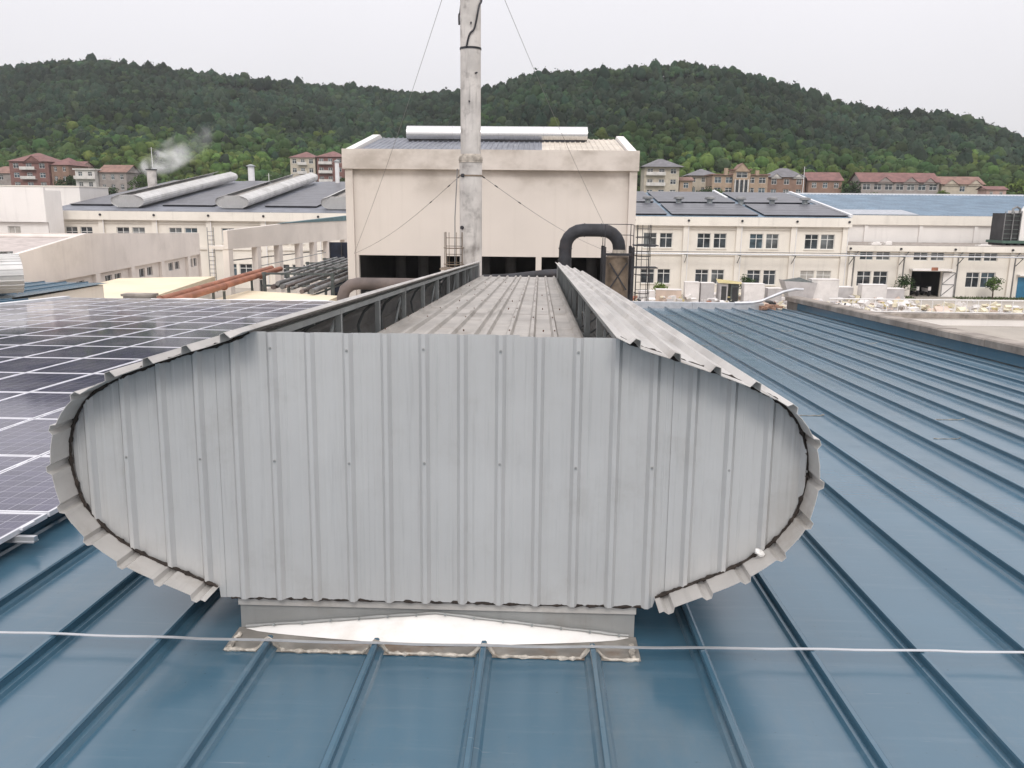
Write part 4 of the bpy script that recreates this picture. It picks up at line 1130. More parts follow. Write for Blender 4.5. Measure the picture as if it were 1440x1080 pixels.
for i in range(9):
    xx = -17.0 + i * .42; z = 4.3 + (.22 if i % 2 else 0) + random.uniform(-.05, .12)
    MB().tube([(xx + .1, 51.5 - i * .4, z), (xx - .1, 58, z), (xx - .5 + random.uniform(-.2, .2), 72, z + .1)], random.choice((.07, .10, .14, .17)), 8).build('pipe', M['pipe_grey'] if i % 3 else M['pipe_brown'], pr_, smooth=50)
for i in range(6):
    xx = -16.8 + i * .6; MB().tube([(xx, 53 + i * .5, 5.0), (xx - .3, 69, 5.1)], .09, 8).build('pipe', M['pipe_grey'], pr_, smooth=50)
for yy_ in (52, 57, 62, 67):
    for xx in (-17.6, -13.2): MB().box(xx - .09, xx + .09, yy_ - .09, yy_ + .09, 0, 5.2).build('post', M['steel_dark'], pr_)
    for z in (4.28, 5.05): MB().box(-17.75, -13.05, yy_ - .07, yy_ + .07, z, z + .12).build('beam', M['steel_dark'], pr_)
    MB().bar((-17.6, yy_, 2.6), (-13.2, yy_, 4.2), .06, .06).build('brace', M['steel_dark'], pr_)
for xx in (-17.75, -13.05): MB().tube([(xx, 52, 5.6), (xx, 68, 5.6)], .03, 5).build('hand_rail', M['steel'], pr_)

# second ventilator seen end-on at the left edge, on a lower blue roof
lr = thing('side_hall', 'lower hall with a blue roof at the left edge, beyond the solar array', 'building')
for q in range(14):
    MB().sheet(SEAM + [(.5, .002), (.953, 0)], 0, 8.0, .003).build('roof_sheet', M['roof_blue'], lr, loc=(-33.5 + q, 28.6, 5.95), rot=(-.01, 0, 0))
MB().box(-33.4, -19.7, 28.8, 36.4, 0, 5.8).build('wall', M['cream'], lr)
v2 = thing('roof_ventilator', 'grey corrugated ventilator with a rounded end at the left edge of the picture', 'roof ventilator', (-19.9, 30.4, 5.9), (0, 0, R(128)))
ventilator(v2, 14.0, 1)
# white block with stepped parapet, far left
wb = thing('white_block', 'plain white building with a stepped parapet at the far left', 'building')
wall_grid(MB(), -75, -53.2, 0, 7.3, 88.3, [(-57.7, -56.3, 5.2, 6.9), (-63.5, -62.1, 5.2, 6.9)], .25).build('wall', M['white_wall'], wb)
for a in (-57.7, -63.5): window(wb, a, a + 1.4, 5.2, 6.9, 88.3, 2, .5, glass='blind')
MB().box(-75.2, -53.1, 87.9, 88.29, 7.35, 11.0).build('parapet', M['white_wall'], wb)
MB().box(-75, -53.3, 88.6, 91.5, 0, 10.7).build('rear_wall', M['white_wall'], wb)
w2 = thing('stair_tower', 'white stair tower wall behind the white block, left of the sloping roof', 'building')
MB().box(-80, -57.6, 103, 110, 0, 11.35).build('wall', M['white_wall'], w2)
MB().box(-80.1, -57.5, 102.9, 110.1, 11.36, 11.5).build('coping', M['cream'], w2)

# ------------------------------------------------------------------ yard clutter, railing, shrubs
M['box_white'] = pm('white_casing', (0.74, 0.71, 0.69), 0.6, var=0.08, scale=1.5, dirt=0.2, dirt_scale=1)
M['box_grey'] = pm('grey_casing', (0.50, 0.48, 0.48), 0.6, var=0.12, scale=1.5, dirt=0.3, dirt_scale=1)
M['box_pink'] = pm('packing_board', (0.62, 0.50, 0.42), 0.8, var=0.15, scale=1)
M['foam_scrap'] = pm('cream_foam_scrap', (0.72, 0.66, 0.50), 0.8, var=0.3, scale=0.7, dirt=0.3)
M['yellow'] = pm('yellow_scrap', (0.50, 0.42, 0.20), 0.7, var=0.2)
crates = [  # x, y, w, d, h, material, label
    (10.4, 80, 1.5, 1.0, 1.55, 'box_white', 'white crate beside the caged ladder, leftmost in the yard'),
    (12.6, 80.5, 2.4, 1.0, 1.65, 'box_pink', 'long pinkish packing crate with a white lid left in the yard'),
    (14.9, 81, 1.35, 1.0, 2.35, 'box_white', 'tall white casing right of the pinkish crate'),
    (16.4, 81, 1.25, 1.0, 2.30, 'box_grey', 'tall grey casing touching the tall white one'),
    (20.5, 79.5, 1.9, 1.1, 2.40, 'box_white', 'bright white box in the middle of the yard clutter'),
    (22.6, 80, 1.35, .9, 1.95, 'box_grey', 'grey upright cabinet right of the bright white box'),
    (28.0, 82, 2.6, 1.2, 2.7, 'box_white', 'wide white crate above the parapet corner'),
    (30.4, 84, 2.2, 1.2, 1.8, 'box_grey', 'low grey crate below the two blinded windows'),
    (33.2, 83, 2.4, 1.2, 2.15, 'box_white', 'white crate with a dark seam near the annex corner'),
    (35.6, 84, 1.9, 1.2, 1.7, 'box_grey', 'pale grey crate at the annex corner'),
]
for (x, y, w, d, h, m, lab) in crates:
    t = thing('crate', lab, 'crate', (x, y, 0.01), (0, 0, R(random.uniform(-6, 6))), 'crates in the yard')
    MB().box(-w/2, w/2, -d/2, d/2, .1, h).build('body', M[m], t)
    MB().box(-w/2 - .03, w/2 + .03, -d/2 - .03, d/2 + .03, h, h + .07).build('lid', M['box_white'], t)
    for sx in (-w/2 + .12, 0, w/2 - .12): MB().box(sx - .06, sx + .06, -d/2, d/2, 0, .1).build('skid', M['box_pink'], t)
    for sx in (-w/2 + .02, w/2 - .02): MB().box(sx - .04, sx + .04, -d/2 - .02, -d/2 - .002, .1, h - .01).build('corner_post', M[m], t)
# a stripped machine frame leaning open in the clutter, and a skip
t = thing('machine_frame', 'dark open machine casing with a yellow top in the yard clutter', 'machine', (18.3, 80.5, 0.01), (0, 0, .15))
MB().box(-.9, -.1, -.4, .5, 0, 2.4).build('casing', M['box_grey'], t); MB().box(.2, 1.0, -.4, .5, 0, 2.3).build('casing', M['steel_dark'], t)
MB().box(-.75, -.25, -.44, -.405, .3, 2.1).build('opening', M['interior'], t); MB().box(.35, .85, -.44, -.405, .2, 2.0).build('opening', M['interior'], t)  # solid dark plates on the casings, their colour standing in for shaded hollows
MB().add([(-1.2, -.6, 2.45), (1.4, -.6, 2.30), (1.6, .6, 2.42), (-1.0, .6, 2.75)], [(0, 1, 2, 3)]).build('sheet', M['yellow'], t)
t = thing('scrap_skip', 'pale grey slanted scrap skip near the end of the gutter', 'skip', (25.6, 82, 0.01))
MB().add([(-.8, -.8, 0.2), (1.1, -.8, 0.2), (1.1, .8, 0.2), (-.8, .8, 0.2), (-1.7, -1, 2.6), (1.5, -1, 2.45), (1.5, 1, 2.45), (-1.7, 1, 2.6)], [(0, 1, 5, 4), (1, 2, 6, 5), (2, 3, 7, 6), (3, 0, 4, 7), (3, 2, 1, 0)]).build('hull', M['box_grey'], t)
MB().add([(-1.6, -.9, 2.5), (1.4, -.9, 2.4), (1.4, .9, 2.4), (-1.6, .9, 2.5), (0, 0, 2.9)], [(0, 1, 4), (1, 2, 4), (2, 3, 4), (3, 0, 4)]).build('load', M['steel_dark'], t)
# uncountable foam and packing scrap
mb = MB()
for q in range(1700):
    zone = random.random()
    if zone < .35: x, y = random.uniform(9.5, 27), random.uniform(76.5, 84)
    elif zone < .5: x, y = random.uniform(27, 37), random.uniform(78, 86)
    else: x, y = random.uniform(24, 58), random.uniform(71.5, 79)
    s_ = random.uniform(.12, .75) * (1 if random.random() < .8 else 1.5)
    hgt = .05 + random.random() ** 2 * 1.0
    mb.cur = random.choices((0, 1, 2, 3, 4, 5, 6), (4, 7, 2, 2, .7, .7, .4))[0]
    o_ = MB().cbox((0, 0, 0), (s_, s_ * random.uniform(.3, 1), s_ * random.uniform(.15, .6)))
    mt = Matrix.Translation((x, y, hgt)) @ Matrix.Rotation(random.uniform(0, 6.3), 4, 'Z') @ Matrix.Rotation(random.uniform(-.7, .7), 4, 'X')
    mb.add([mt @ Vector(p) for p in o_.v], o_.f)
o = mb.build('packing_scrap', [M['foam_scrap'], M['box_white'], M['box_grey'], M['box_pink'], M['yellow'], M['interior'], M['orange']])
tag(o, 'heaps of white and yellowish foam and packing scrap across the yard', 'scrap', kind='stuff')
rl = thing('railing', 'white metal railing along the raised edge of the yard, far right', 'railing', (0, 70, .98))
MB().tube([(24.5, 0, 1.12), (62, 0, 1.12)], .05, 8).build('top_rail', M['white_pvc'], rl, smooth=50)
MB().tube([(24.5, 0, .08), (62, 0, .08)], .045, 8).build('bottom_rail', M['white_pvc'], rl, smooth=50)
bal = MB().tube([(0, 0, .06), (0, 0, 1.1)], .033, 6).mesh('baluster', M['white_pvc'])
for xx in np.arange(24.6, 55, .95): obj('baluster', bal, rl, (float(xx), 0, 0))
t = thing('retaining_wall', 'stained low retaining wall under the white railing', 'wall', (0, 69.6, 0))
MB().box(24, 64, 0, .8, 0, .62).build('wall', M['white_wall'], t); MB().box(23.9, 64, -.12, .9, .62, .98).build('coping', M['concrete'], t)
t = thing('low_outbuilding', 'low white flat roofed outbuilding just beyond the parapet, right edge', 'building', (0, 0, 0))
MB().box(27, 64, 50, 60, 0, 1.0).build('wall', M['white_wall'], t); MB().box(26.8, 64, 49.8, 60.2, 1.0, 1.25).build('roof', M['yard'], t)
# parked motorbikes in the doorway
for i, xx in enumerate((42.6, 43.9)):
    t = thing('motorbike', ('left' if i == 0 else 'right') + ' motorbike standing in the dark doorway of the annex', 'motorbike', (xx, 93.9, 0.02), (0, 0, R(8)), 'motorbikes in the doorway')
    for yy_ in (0, 1.25): MB().tube([(-.06, yy_, .3), (.06, yy_, .3)], .3, 14).build('wheel', M['dark_iron'], t, smooth=40)
    MB().add([(-.1, .1, .45), (.1, .1, .45), (.12, 1.2, .5), (-.12, 1.2, .5), (-.14, .3, .8), (.14, .3, .8), (.13, 1.3, .85), (-.13, 1.3, .85)], [(0, 1, 5, 4), (1, 2, 6, 5), (2, 3, 7, 6), (3, 0, 4, 7), (4, 5, 6, 7)]).build('body', M['box_grey'], t)
    MB().box(-.16, .16, -.08, .02, .65, 1.05).build('front_shield', M['box_white'], t)
    MB().tube([(-.34, .1, 1.08), (.34, .1, 1.08)], .025, 6).build('handlebar', M['steel_dark'], t)

# ------------------------------------------------------------------ foliage
def leaf_mat(name, dark, light):
    n = N(name)
    at = n.new('ShaderNodeAttribute', attribute_name='tint')
    p = n.pos()
    c = n.mix(n.ramp(n.noise(p, 0.9, 4, 0.6), 0.3, 0.7), dark, light)
    c = n.mix(1.0, c, at.outputs['Color'], 'MULTIPLY')
    n.color(c)
    n.b.inputs['Roughness'].default_value = 0.75
    n.b.inputs['Specular IOR Level'].default_value = 0.04
    return n.m
M['leaf'] = leaf_mat('foliage', (0.75, 0.8, 0.75, 1), (1.25, 1.2, 1.1, 1))
M['bark'] = pm('bark', (0.09, 0.07, 0.05), 0.9, var=0.3, scale=4)

def raw_mesh(name, V, F, tint, mat, smooth=False):
    """V (n,3), F (m,4) quads or (m,3) tris, tint (n,3)"""
    me = bpy.data.meshes.new(name)
    k = F.shape[1]
    me.vertices.add(len(V)); me.vertices.foreach_set('co', V.astype(np.float32).ravel())
    me.loops.add(F.size); me.loops.foreach_set('vertex_index', F.astype(np.int32).ravel())
    me.polygons.add(len(F)); me.polygons.foreach_set('loop_start', np.arange(0, F.size, k, dtype=np.int32))
    ca = me.color_attributes.new('tint', 'FLOAT_COLOR', 'POINT')
    ca.data.foreach_set('color', np.concatenate([tint, np.ones((len(V), 1))], 1).astype(np.float32).ravel())
    if smooth: me.polygons.foreach_set('use_smooth', np.ones(len(F), dtype=bool))
    me.update(calc_edges=True)
    me.materials.append(mat)
    return me

def ico(sub):
    b = bmesh.new(); bmesh.ops.create_icosphere(b, subdivisions=sub, radius=1)
    V = np.array([v.co[:] for v in b.verts]); F = np.array([[v.index for v in f.verts] for f in b.faces]); b.free()
    return V, F
IV, IF = ico(2)

def crown_template(kind, seed):
    """triangles of one forest crown: lumpy core and loose leaf sprays, unit radius"""
    g = np.random.default_rng(seed)
    V = IV.copy()
    n_l = 7
    lob = g.normal(size=(n_l, 3)); lob /= np.linalg.norm(lob, axis=1)[:, None]
    r = 0.62 + 0.40 * np.max(np.clip((IV @ lob.T - 0.55) / 0.45, 0, 1), axis=1) + g.uniform(-.10, .10, len(V))
    V = V * r[:, None]
    if kind == 'pine': V[:, 2] *= 1.45; V[:, :2] *= (1.05 - 0.35 * np.clip(V[:, 2:3], -.5, 1.2))
    else: V[:, 2] *= 0.95
    vs_ = [V]; fs = [IF]; o = len(V)
    m = 26
    d = g.normal(size=(m, 3)); d[:, 2] = np.abs(d[:, 2]) * .9 - .25; d /= np.linalg.norm(d, axis=1)[:, None]
    for q in range(m):
        c = d[q] * g.uniform(.72, 1.05)
        if kind == 'pine': c[2] *= 1.45; c[:2] *= 1.05 - 0.35 * np.clip(c[2], -.5, 1.2)
        a = g.normal(size=3); a /= np.linalg.norm(a); b = np.cross(a, d[q]); b /= (np.linalg.norm(b) + 1e-6)
        s = g.uniform(.10, .22)
        vs_.append(np.array([c + a * s, c - a * s * .5 + b * s * .8, c - a * s * .5 - b * s * .8])); fs.append(np.array([[o, o + 1, o + 2]])); o += 3
    return np.concatenate(vs_), np.concatenate(fs)

HOUSE_SPOTS = []
def forest():
    T = [crown_template('pine' if k < 4 else 'broad', 100 + k) for k in range(9)]
    sp = 3.4
    xs = np.arange(-620, 560, sp); ys = np.arange(262, 705, sp)
    X, Y = np.meshgrid(xs, ys); X = X.ravel() + rng.uniform(-.48, .48, X.size) * sp; Y = Y.ravel() + rng.uniform(-.48, .48, Y.size) * sp
    u = X / Y
    keep = (u > -0.74) & (u < 0.70)
    xr = X * 540 / Y
    hl = np.interp(X * 680 / Y, LR[:, 0], LR[:, 1]); hr = np.interp(xr, RR[:, 0], RR[:, 1])
    keep &= ~((Y > 552) & (terrain(X, np.full_like(Y, 540.0) * 1.0) > terrain(X, Y) + 0) & (u > -0.04) & (u < .6) & (hr * 680 / 540 > hl + 4))
    keep &= ~((Y > 560) & (u > 0.0))
    keep &= ~((Y < 300) & (rng.random(len(Y)) < .35))
    for hx0, hx1, hy0, hy1 in HOUSE_SPOTS: keep &= ~((X > hx0 - 3) & (X < hx1 + 3) & (Y > hy0 - 40) & (Y < hy1 + 4))
    X, Y = X[keep], Y[keep]; Z = terrain(X, Y)
    n_ = len(X)
    # species patches: bamboo and broadleaf low down, pines above
    hgt = np.clip((Y - 300) / np.where(u[keep] > -.05, 240, 380), 0, 1)
    pat = np.sin(X / 31 + 1.3 * np.sin(Y / 27)) + np.sin(Y / 19 - X / 47) + rng.normal(0, .35, n_)
    low = (hgt + rng.normal(0, .10, n_)) < .30
    bright = low & (pat > 0.45)
    pine = (~low) & (rng.random(n_) < .62)
    r = (1.5 + 2.0 * rng.random(n_) ** 1.7) * np.where(bright, .85, 1.05) * np.where(Y < 300, .75, 1)
    tall = rng.random(n_) < .07
    r = np.where(tall, r * 1.35, r)
    tint = np.empty((n_, 3))
    tint[:] = (0.034, 0.056, 0.030)
    tint[pine] = (0.025, 0.041, 0.029)
    tint[low] = (0.042, 0.072, 0.028)
    tint[bright] = (0.070, 0.106, 0.032)
    clump = np.sin(X / 23 + 2 * np.sin(Y / 31)) * np.sin(Y / 17 + X / 39)
    tint *= (rng.uniform(.6, 1.2, n_) * (1 + .42 * clump))[:, None]
    tint[:, 0] *= rng.uniform(.8, 1.2, n_)
    idx = np.where(pine, rng.integers(0, 4, n_), rng.integers(4, 9, n_))
    ang = rng.uniform(0, 6.283, n_)
    VV, FF, TT = [], [], []; o = 0
    for k, (tv, tf) in enumerate(T):
        s = np.where(idx == k)[0]
        if not len(s): continue
        ca, sa = np.cos(ang[s])[:, None], np.sin(ang[s])[:, None]
        px_, py_, pz_ = tv[:, 0][None], tv[:, 1][None], tv[:, 2][None]
        rr_ = r[s][:, None]
        x = X[s][:, None] + (px_ * ca - py_ * sa) * rr_
        y = Y[s][:, None] + (px_ * sa + py_ * ca) * rr_
        z = Z[s][:, None] + 3.2 + (rng.uniform(-.6, 2.2, len(s)) + 1.6 * tall[s])[:, None] + pz_ * rr_ * 1.05
        VV.append(np.stack([x, y, z], -1).reshape(-1, 3))
        f = tf[None] + (np.arange(len(s)) * len(tv))[:, None, None] + o
        FF.append(f.reshape(-1, 3)); o += len(s) * len(tv)
        TT.append(np.repeat(tint[s], len(tv), axis=0))
    ob = obj('forest', raw_mesh('forest', np.concatenate(VV), np.concatenate(FF), np.concatenate(TT), M['leaf'], True))
    tag(ob, 'dense green wood of pines and broadleaf trees covering the far hills', 'forest', kind='stuff')
    print('forest trees', n_, 'tris', sum(len(f) for f in FF))

def tree_meshes(seed, tint):
    """one free-standing tree of unit height: trunk with limbs, crown of leaf clumps"""
    g = np.random.default_rng(seed); rd = random.Random(seed)
    tr = MB()
    tr.tube([(0, 0, -.05), (0.01, 0, .2), (-.01, .01, .45), (.01, 0, .72)], [.035, .026, .018, .008], 7)
    cl = []
    for q in range(9):
        a = q * 2.4 + rd.random(); z0 = .28 + .05 * q; ln = rd.uniform(.16, .30) * (1.15 - .06 * q)
        e = (math.cos(a) * ln, math.sin(a) * ln, z0 + rd.uniform(.08, .2))
        tr.tube([(0, 0, z0), (e[0] * .5, e[1] * .5, (z0 + e[2]) / 2 - .01), e], [.012, .008, .004], 5)
        cl.append((*e, rd.uniform(.12, .19)))
    cl += [(rd.uniform(-.14, .14), rd.uniform(-.14, .14), rd.uniform(.6, .92), rd.uniform(.12, .18)) for _ in range(8)]
    V, F, T = [], [], []; o = 0
    for (cx, cy, cz, cr) in cl:
        m = 42
        d = g.normal(size=(m, 3)); d /= np.linalg.norm(d, axis=1)[:, None]
        P = np.array([cx, cy, cz]) + d * (g.uniform(.35, 1, m)[:, None] ** .5) * cr * np.array([1.15, 1.15, .8])
        sh = rd.uniform(.75, 1.25)
        for p, dd in zip(P, d):
            nrm = dd + g.normal(0, .5, 3); nrm /= np.linalg.norm(nrm)
            a = np.cross(nrm, g.normal(size=3)); a /= np.linalg.norm(a); b = np.cross(nrm, a); s = g.uniform(.022, .042)
            V += [p + a * s, p + b * s * .7, p - a * s, p - b * s * .7]; F.append((o, o + 1, o + 2, o + 3)); o += 4
            T += [np.array(tint) * sh * g.uniform(.8, 1.2)] * 4
    return tr.mesh('trunk', M['bark'], 60), raw_mesh('crown', np.array(V), np.array(F), np.array(T), M['leaf'])
TREES = {k: [tree_meshes(40 + 7 * i + j, tn) for j in range(3)] for i, (k, tn) in enumerate((('dark', (.045, .075, .035)), ('green', (.07, .115, .04)), ('bright', (.12, .17, .045))))}
def tree(x, y, h, kind, label, name='tree', z=None, wide=1.0):
    z = float(terrain(x, y)) if z is None else z
    t = thing(name, label, 'tree' if name == 'tree' else 'shrub', (x, y, z), (0, 0, random.random() * 6.28), 'trees among the houses' if name == 'tree' else 'shrubs by the annex')
    tm, cm = TREES[kind][random.randrange(3)]
    for nm, me in (('trunk', tm), ('crown', cm)):
        o_ = obj(nm, me, t); o_.scale = (h * wide, h * wide, h)

# ------------------------------------------------------------------ houses at the foot of the hills
def brick(name, c): return pm(name, c, 0.9, var=0.15, scale=0.8, streak=0.25, streak_scale=(1.2, 1.2, .2))
M['h_red'] = brick('red_brick', (0.22, 0.115, 0.10)); M['h_orange'] = brick('orange_stone', (0.42, 0.31, 0.225)); M['h_cream'] = brick('cream_house', (0.54, 0.48, 0.39))
M['h_grey'] = brick('grey_house', (0.34, 0.30, 0.28)); M['h_white'] = brick('white_house', (0.66, 0.63, 0.60)); M['h_brown'] = brick('brown_brick', (0.28, 0.18, 0.135)); M['h_pink'] = brick('pink_render', (0.52, 0.36, 0.31))
M['t_red'] = pm('red_tile', (0.20, 0.10, 0.09), 0.8, var=0.25, scale=0.7); M['t_grey'] = pm('grey_tile', (0.17, 0.165, 0.175), 0.8, var=0.2, scale=0.7); M['t_brown'] = pm('brown_tile', (0.24, 0.14, 0.11), 0.8, var=0.25, scale=.7)

def house(name, label, x0_, x1_, y, dep, zt, wall, roof, kind='hip', rh=2.4, cols=3, floors=4, fh=3.1, ww=1.5, wh=1.6, balc=(), front_gables=(), over=.5, skip=(), trim=None):
    zb = float(terrain((x0_ + x1_) / 2, y)) - 1.5
    HOUSE_SPOTS.append((x0_, x1_, y, y + dep))
    t = thing(name, label, 'house', ((x0_ + x1_) / 2, y, zb))
    hw, H = (x1_ - x0_) / 2, zt - zb
    ops = []
    for f in range(floors):
        for c in range(cols):
            if (c, f) in skip: continue
            xc = -hw + (c + .5) * 2 * hw / cols
            z1 = H - .55 - f * fh
            if z1 - wh < .3: continue
            ops.append((xc - ww / 2, xc + ww / 2, z1 - wh, z1))
    mb = wall_grid(MB(), -hw, hw, 0, H, 0, ops, .25)
    mb.quad((-hw, dep, 0), (-hw, 0, 0), (-hw, 0, H), (-hw, dep, H)); mb.quad((hw, 0, 0), (hw, dep, 0), (hw, dep, H), (hw, 0, H)); mb.quad((hw, dep, 0), (-hw, dep, 0), (-hw, dep, H), (hw, dep, H))
    mb.quad((-hw, .26, 0), (hw, .26, 0), (hw, .26, H), (-hw, .26, H))
    mb.build('wall', M[wall], t)
    for (a, b, c, d) in ops: window(t, a, b, c, d, 0, 2, .66, .09)
    e = over
    if kind == 'hip':
        rx = max(0.2, hw - dep / 2)
        v = [(-hw - e, -e, H), (hw + e, -e, H), (hw + e, dep + e, H), (-hw - e, dep + e, H), (-rx, dep / 2, H + rh), (rx, dep / 2, H + rh)]
        mb = MB().add(v, [(0, 1, 5, 4), (1, 2, 5), (2, 3, 4, 5), (3, 0, 4), (3, 2, 1, 0)])
    elif kind == 'gable':
        v = [(-hw - e, -e, H), (hw + e, -e, H), (hw + e, dep / 2, H + rh), (-hw - e, dep / 2, H + rh), (hw + e, dep + e, H), (-hw - e, dep + e, H)]
        mb = MB().add(v, [(0, 1, 2, 3), (3, 2, 4, 5), (5, 4, 1, 0)])
        for sx in (-hw, hw): MB().add([(sx, 0, H - .01), (sx, dep, H - .01), (sx, dep / 2, H + rh - .15)], [(0, 2, 1)]).build('gable_wall', M[wall], t)
    else:
        mb = MB().box(-hw - e, hw + e, -e, dep + e, H, H + .35)
    rf = mb.build('roof', M[roof], t)
    for (gx, gw_, gh) in front_gables:
        v = [(gx - gw_ / 2, -.35, H - .4), (gx + gw_ / 2, -.35, H - .4), (gx, -.35, H + gh)]
        MB().add(v, [(0, 1, 2)]).build('front_gable', M[trim or wall], t)
        e2 = .3
        MB().add([(gx - gw_ / 2 - e2, -.55, H - .55), (gx, -.55, H + gh + .05), (gx, dep / 2, H + gh + .05), (gx - gw_ / 2 - e2, dep / 2, H - .55), (gx + gw_ / 2 + e2, -.55, H - .55), (gx + gw_ / 2 + e2, dep / 2, H - .55)], [(0, 1, 2, 3), (1, 4, 5, 2)]).build('gable_roof', M[roof], t)
    for (bx0, bx1, bf) in balc:
        z = H - .55 - bf * fh - wh - .35
        MB().box(bx0, bx1, -1.1, -.005, z - .15, z).build('balcony', M['h_white'], t)
        MB().box(bx0, bx1, -1.12, -1.04, z + .002, z + .85).build('balustrade', M['h_white'], t)
    return t, hw, H

house('red_brick_house', 'four storey red brick house with white balconies, far left', -173.5, -160.5, 270, 12, 22.5, 'h_red', 't_red', 'hip', 3.0, 3, 3, 3.0, 1.9, 1.6, balc=((-2.6, 2.4, 0), (-2.6, 2.4, 1), (-2.2, 2.6, 2)), front_gables=((1.5, 6, 1.8),))
house('brick_house', 'brown brick wing joined to the right of the red house', -160.3, -154.5, 271, 12, 21.5, 'h_brown', 't_red', 'hip', 2.6, 2, 3, 3.0, 1.0, 1.5)
house('plain_house', 'plain pinkish house cut by the left picture edge', -190, -176.5, 280, 10, 19.0, 'h_grey', 't_brown', 'hip', 2.5, 3, 2)
house('small_roof_house', 'small house with a brown roof showing behind the red house', -172, -166, 300, 8, 22.5, 'h_pink', 't_red', 'gable', 1.8, 2, 2)
house('white_house', 'white two storey house with an open balcony, left', -140.6, -134.6, 250, 8, 19.2, 'h_white', 'h_white', 'flat', .3, 2, 2, 3.0, 1.3, 1.7, balc=((-3, 3, 0),))
house('grey_house', 'grey and pink house with a red roof, right of the white one', -134.4, -126, 252, 9, 18.6, 'h_grey', 't_brown', 'gable', 2.4, 3, 2, 3.0, 1.1, 1.6)
house('apartment_block', 'cream apartment block with a red roof, left of its brick twin', -86.9, -78.2, 290, 11, 25.5, 'h_cream', 't_red', 'hip', 2.2, 3, 4, 3.0, 1.5, 1.5, balc=((-1.6, 1.6, 0), (-1.6, 1.6, 1), (-1.6, 1.6, 2)))
house('apartment_block', 'red brick apartment block touching the tall hall, right of its cream twin', -77.6, -68.3, 290, 11, 25.8, 'h_red', 't_red', 'hip', 2.2, 3, 4, 3.0, 1.5, 1.5, balc=((-3.9, .8, 0), (-3.9, .8, 1), (-3.9, .8, 2)))
house('tower_house', 'cream four storey house with a grey hipped roof right of the tall hall', 30.4, 40.6, 250, 9, 21.4, 'h_cream', 't_grey', 'hip', 2.5, 3, 4, 3.0, 1.7, 1.4, balc=((-4.6, 1.0, 0), (-4.6, 1.0, 1), (-4.6, 1.0, 2)), over=1.3)
house('side_wing', 'low tan wing right of the four storey cream house', 41.2, 45.0, 252, 8, 17.6, 'h_orange', 't_brown', 'gable', 1.2, 1, 2)
house('small_house', 'small yellowish house with a grey hipped roof', 46.2, 55.0, 265, 9, 19.6, 'h_cream', 't_grey', 'hip', 2.2, 3, 2, 3.0, 1.1, 1.5, over=1.0)
house('ornate_house', 'ornate orange stone mansion with a stepped centre gable', 50.4, 66.6, 250, 10, 19.2, 'h_orange', 't_brown', 'flat', .4, 5, 2, 3.0, 2.0, 1.7, front_gables=((0, 5.4, 3.2),), trim='h_orange', skip=((2, 1),))
t, hw, H = house('ornate_centre', 'tall central bay of the ornate orange mansion with columns', 56.2, 61.2, 249, 6, 20.6, 'h_orange', 't_brown', 'flat', .3, 1, 1, 3.0, 3.2, 1.6, front_gables=((0, 4.6, 2.0),), trim='h_orange', over=.3)
for xx in (-1.9, -.65, .65, 1.9): MB().tube([(xx, -.35, H - 8), (xx, -.35, H - 2.6)], .22, 8).build('pillar', M['h_white'], t, smooth=50)
for a in (-1.3, 0, 1.3): MB().box(a - .42, a + .42, -.06, -.002, H - 7.6, H - 2.8).build('tall_window', M['glass'], t)
for xx, z in ((-1.9 - 2.6, 1.2), (4.6, .6)):
    MB().box(xx - .5, xx + .5, .4, 1.4, H - 1.4, H + z - .6).build('roof_turret', M['h_orange'], t)
house('gabled_house', 'dark red house with two white front gables', 68.2, 79.4, 256, 9, 19.0, 'h_brown', 't_grey', 'hip', 2.8, 3, 2, 3.0, 1.6, 1.6, front_gables=((-3.2, 3.6, 1.0), (3.4, 3.6, 1.0)), trim='h_white')
house('red_cottage', 'orange red brick house with a red roof right of the gabled one', 79.8, 89.6, 254, 9, 18.0, 'h_brown', 't_red', 'gable', 2.6, 3, 2, 3.0, 1.4, 1.6)
house('long_house', 'long grey brick house with a red zigzag roof', 93.8, 116.2, 250, 10, 17.6, 'h_grey', 't_red', 'gable', 2.9, 7, 2, 3.0, 2.2, 1.7, front_gables=((-4.5, 5, 1.4), (3.0, 5, 1.4), (8.4, 4, 1.2)))
house('arched_house', 'beige house with two rounded front gables and a brown roof, right', 119.4, 131.6, 255, 9, 17.3, 'h_cream', 't_brown', 'gable', 2.4, 3, 2, 3.0, 1.6, 1.6, front_gables=((-3.4, 4.6, 1.3), (3.6, 4.6, 1.3)), trim='h_cream', skip=((0, 0), (2, 0)))
house('red_hut', 'low pink red hut at the right end of the house row', 127.0, 132.5, 244, 5, 15.6, 'h_pink', 't_red', 'gable', 1.0, 2, 1, 3, .9, 1.0)
